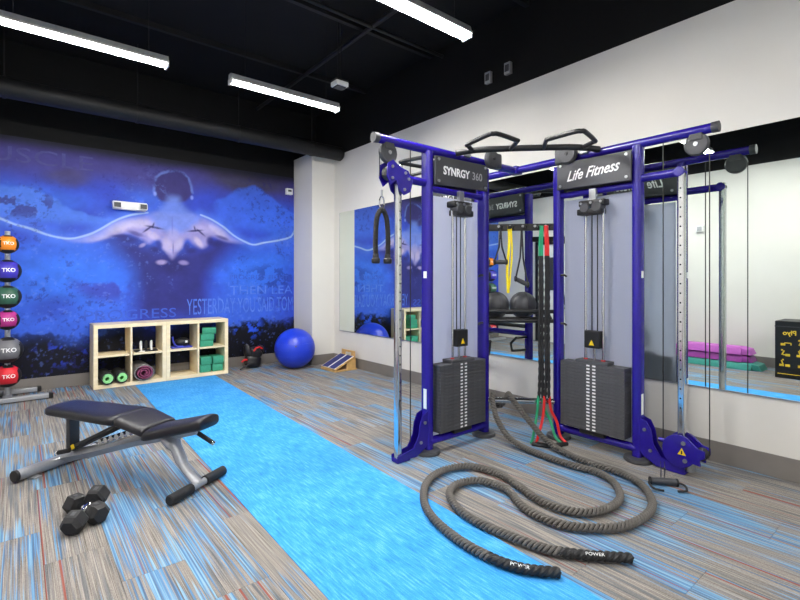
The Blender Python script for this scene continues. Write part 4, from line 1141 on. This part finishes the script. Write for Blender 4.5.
for z_, r, c, nm in balls:
    by = -.026 - r - .004
    MB().tube([(0, -.02, z_ - r * .8), (0, -.06, z_ - r - .012), (0, by - .05, z_ - r - .012)], .008, 8).build('cradle_arm', 'silver', rk)
    t = thing('medicine_ball', '%s and black medicine ball on the corner rack' % nm, 'medicine ball', (-.09, 6.74 + by, z_ - r), 0, 'medicine balls on the corner rack')
    cm = mat('ball_rubber_' + nm.replace(' ', '_'), rgb(*c), .5, bump=.15, bscale=250)
    full_ = MB().sphere((0, 0, 0), r, 36, 24)
    col_, blk_ = MB(), MB()
    face_dir = Vector((.12, -1, .12)).normalized(); side_dir = Vector((0, 0, 1)).cross(-face_dir).normalized() * -1; side_dir = -face_dir.cross(Vector((0, 0, 1))).normalized() * -1; side_dir = Vector((-face_dir.y, face_dir.x, 0)).normalized(); up_dir = face_dir.cross(side_dir)
    vs_c = [Vector(v) + Vector((0, 0, r)) for v in full_.v]
    def isblack(f):
        cc = sum((Vector(full_.v[i]) for i in f), Vector()) / len(f); cc.normalize()
        a, b2 = cc.dot(side_dir), cc.dot(up_dir)
        return (abs(a) > .62 + .5 * abs(b2) * 0 and b2 < .55) or b2 < -.72 or (b2 > .72 and abs(a) < .35)
    fb = [f for f in full_.f if isblack(f)]
    MB().add(vs_c, full_.f).build('ball_shell', cm, t, smooth=3)
    pm = MB().add([Vector((0, 0, r)) + Vector(v) * 1.012 for v in full_.v], fb)
    pmo = pm.build('black_panel', 'rubber', t, smooth=3)
    bm = bmesh.new(); bm.from_mesh(pmo.data); bmesh.ops.delete(bm, geom=[v for v in bm.verts if not v.link_faces], context='VERTS'); bm.to_mesh(pmo.data); bm.free()
    tm = text_mesh('TKO', r * .45, extrude=.0004, bold=.0008)
    for v in tm.vertices:
        p_ = (side_dir * v.co.x + up_dir * (v.co.y - r * .05)); p_ = (face_dir * math.sqrt(max(.01 * r * r, r * r - p_.length_squared)) + p_).normalized() * (r * 1.006 + v.co.z)
        v.co = p_ + Vector((0, 0, r))
    tm.materials.clear(); tm.materials.append(W['print_white'])
    o = bpy.data.objects.new('ball_lettering', tm); C.objects.link(o); o.parent = t

# ------------------------------------------------------------------ things along the left wall, seen in the mirror
def stepper(label, z, L, w, hgt, colr, yc):
    m = mat('step_plastic_' + label.split()[0] + str(int(z * 1000)), rgb(*colr), .5, bump=.2, bscale=150)
    t = thing('aerobic_step', label, 'aerobic step', (-.58, yc, z), 0, 'aerobic steps stacked by the left wall')
    MB().prism([(-w / 2, 0), (w / 2, 0), (w / 2 - .03, hgt), (-w / 2 + .03, hgt)], (0, 0, 0), (-1, 0, 0), (0, 0, 1), L - .16, .008).build('platform', m, t)
    for s in (-1, 1):
        MB().prism([(0, 0), (.13, 0), (.09, hgt * .8), (0, hgt)], (0, s * (L / 2 - .09), 0), (0, s, 0), (0, 0, 1), w * .8, .008).build('end_block', m, t)
        MB().box((0, s * L * .22, hgt + .002), (w * .6, .3, .006), bev=.002).build('grip_mat', 'dgrey' if False else m, t, smooth=0)
stepper('teal aerobic step at the bottom of the stack by the left wall', .0, 1.12, .40, .10, (60, 150, 140), 2.50)
stepper('purple aerobic step in the middle of the stack by the left wall', .107, 1.0, .36, .10, (150, 60, 150), 2.56)
stepper('light purple aerobic step on top of the stack by the left wall', .214, .96, .36, .10, (186, 92, 186), 2.55)
pb_ = thing('plyo_box', 'black plyometric box printed with yellow exercise figures, seen in the mirror', 'plyo box', (-.37, 1.31, 0))
bx_ = MB().box((0, 0, .385), (.50, .76, .77), bev=.012).build('box_body', 'black', pb_, smooth=0)
MB().box((.0, 0, .695), (.504, .764, .012)).build('box_seam', 'dgrey', pb_, smooth=0)
W['ply_print'] = mat('yellow_print', rgb(236, 200, 50), .6)
text('box_lettering', '3-in-1 Plyo', .085, 'ply_print', (.2515, .11, .61), (0, 1, 0), (0, 0, 1), bx_, bold=.002)
def picto(y_, z_, kind):
    b = MB(); f = lambda a, c, w_, h_, r_=0: b.box((.252, y_ + a * .7, z_ + c * .7), (.001, w_ * .7, h_ * .7), Matrix.Rotation(r_, 3, 'X'))
    f(-.04 if kind else .03, -.02, .07, .045)
    if kind == 0: f(-.04, .01, .10, .016); f(-.09, -.01, .016, .04)
    elif kind == 1: f(.03, .02, .022, .09, .4); f(.045, .07, .03, .03); f(.0, -.02, .06, .018)
    else: f(.04, .03, .02, .09, -.3); f(.05, -.02, .07, .04); f(.03, .085, .025, .025)
    b.build('exercise_figure', 'ply_print', bx_, smooth=0)
for r in range(3):
    for c in range(4): picto(.27 - c * .18, .47 - r * .14, (r + c) % 3 if c else r)
MB().box((.252, 0, .06), (.001, .70, .008)).build('print_line', 'ply_print', bx_, smooth=0)
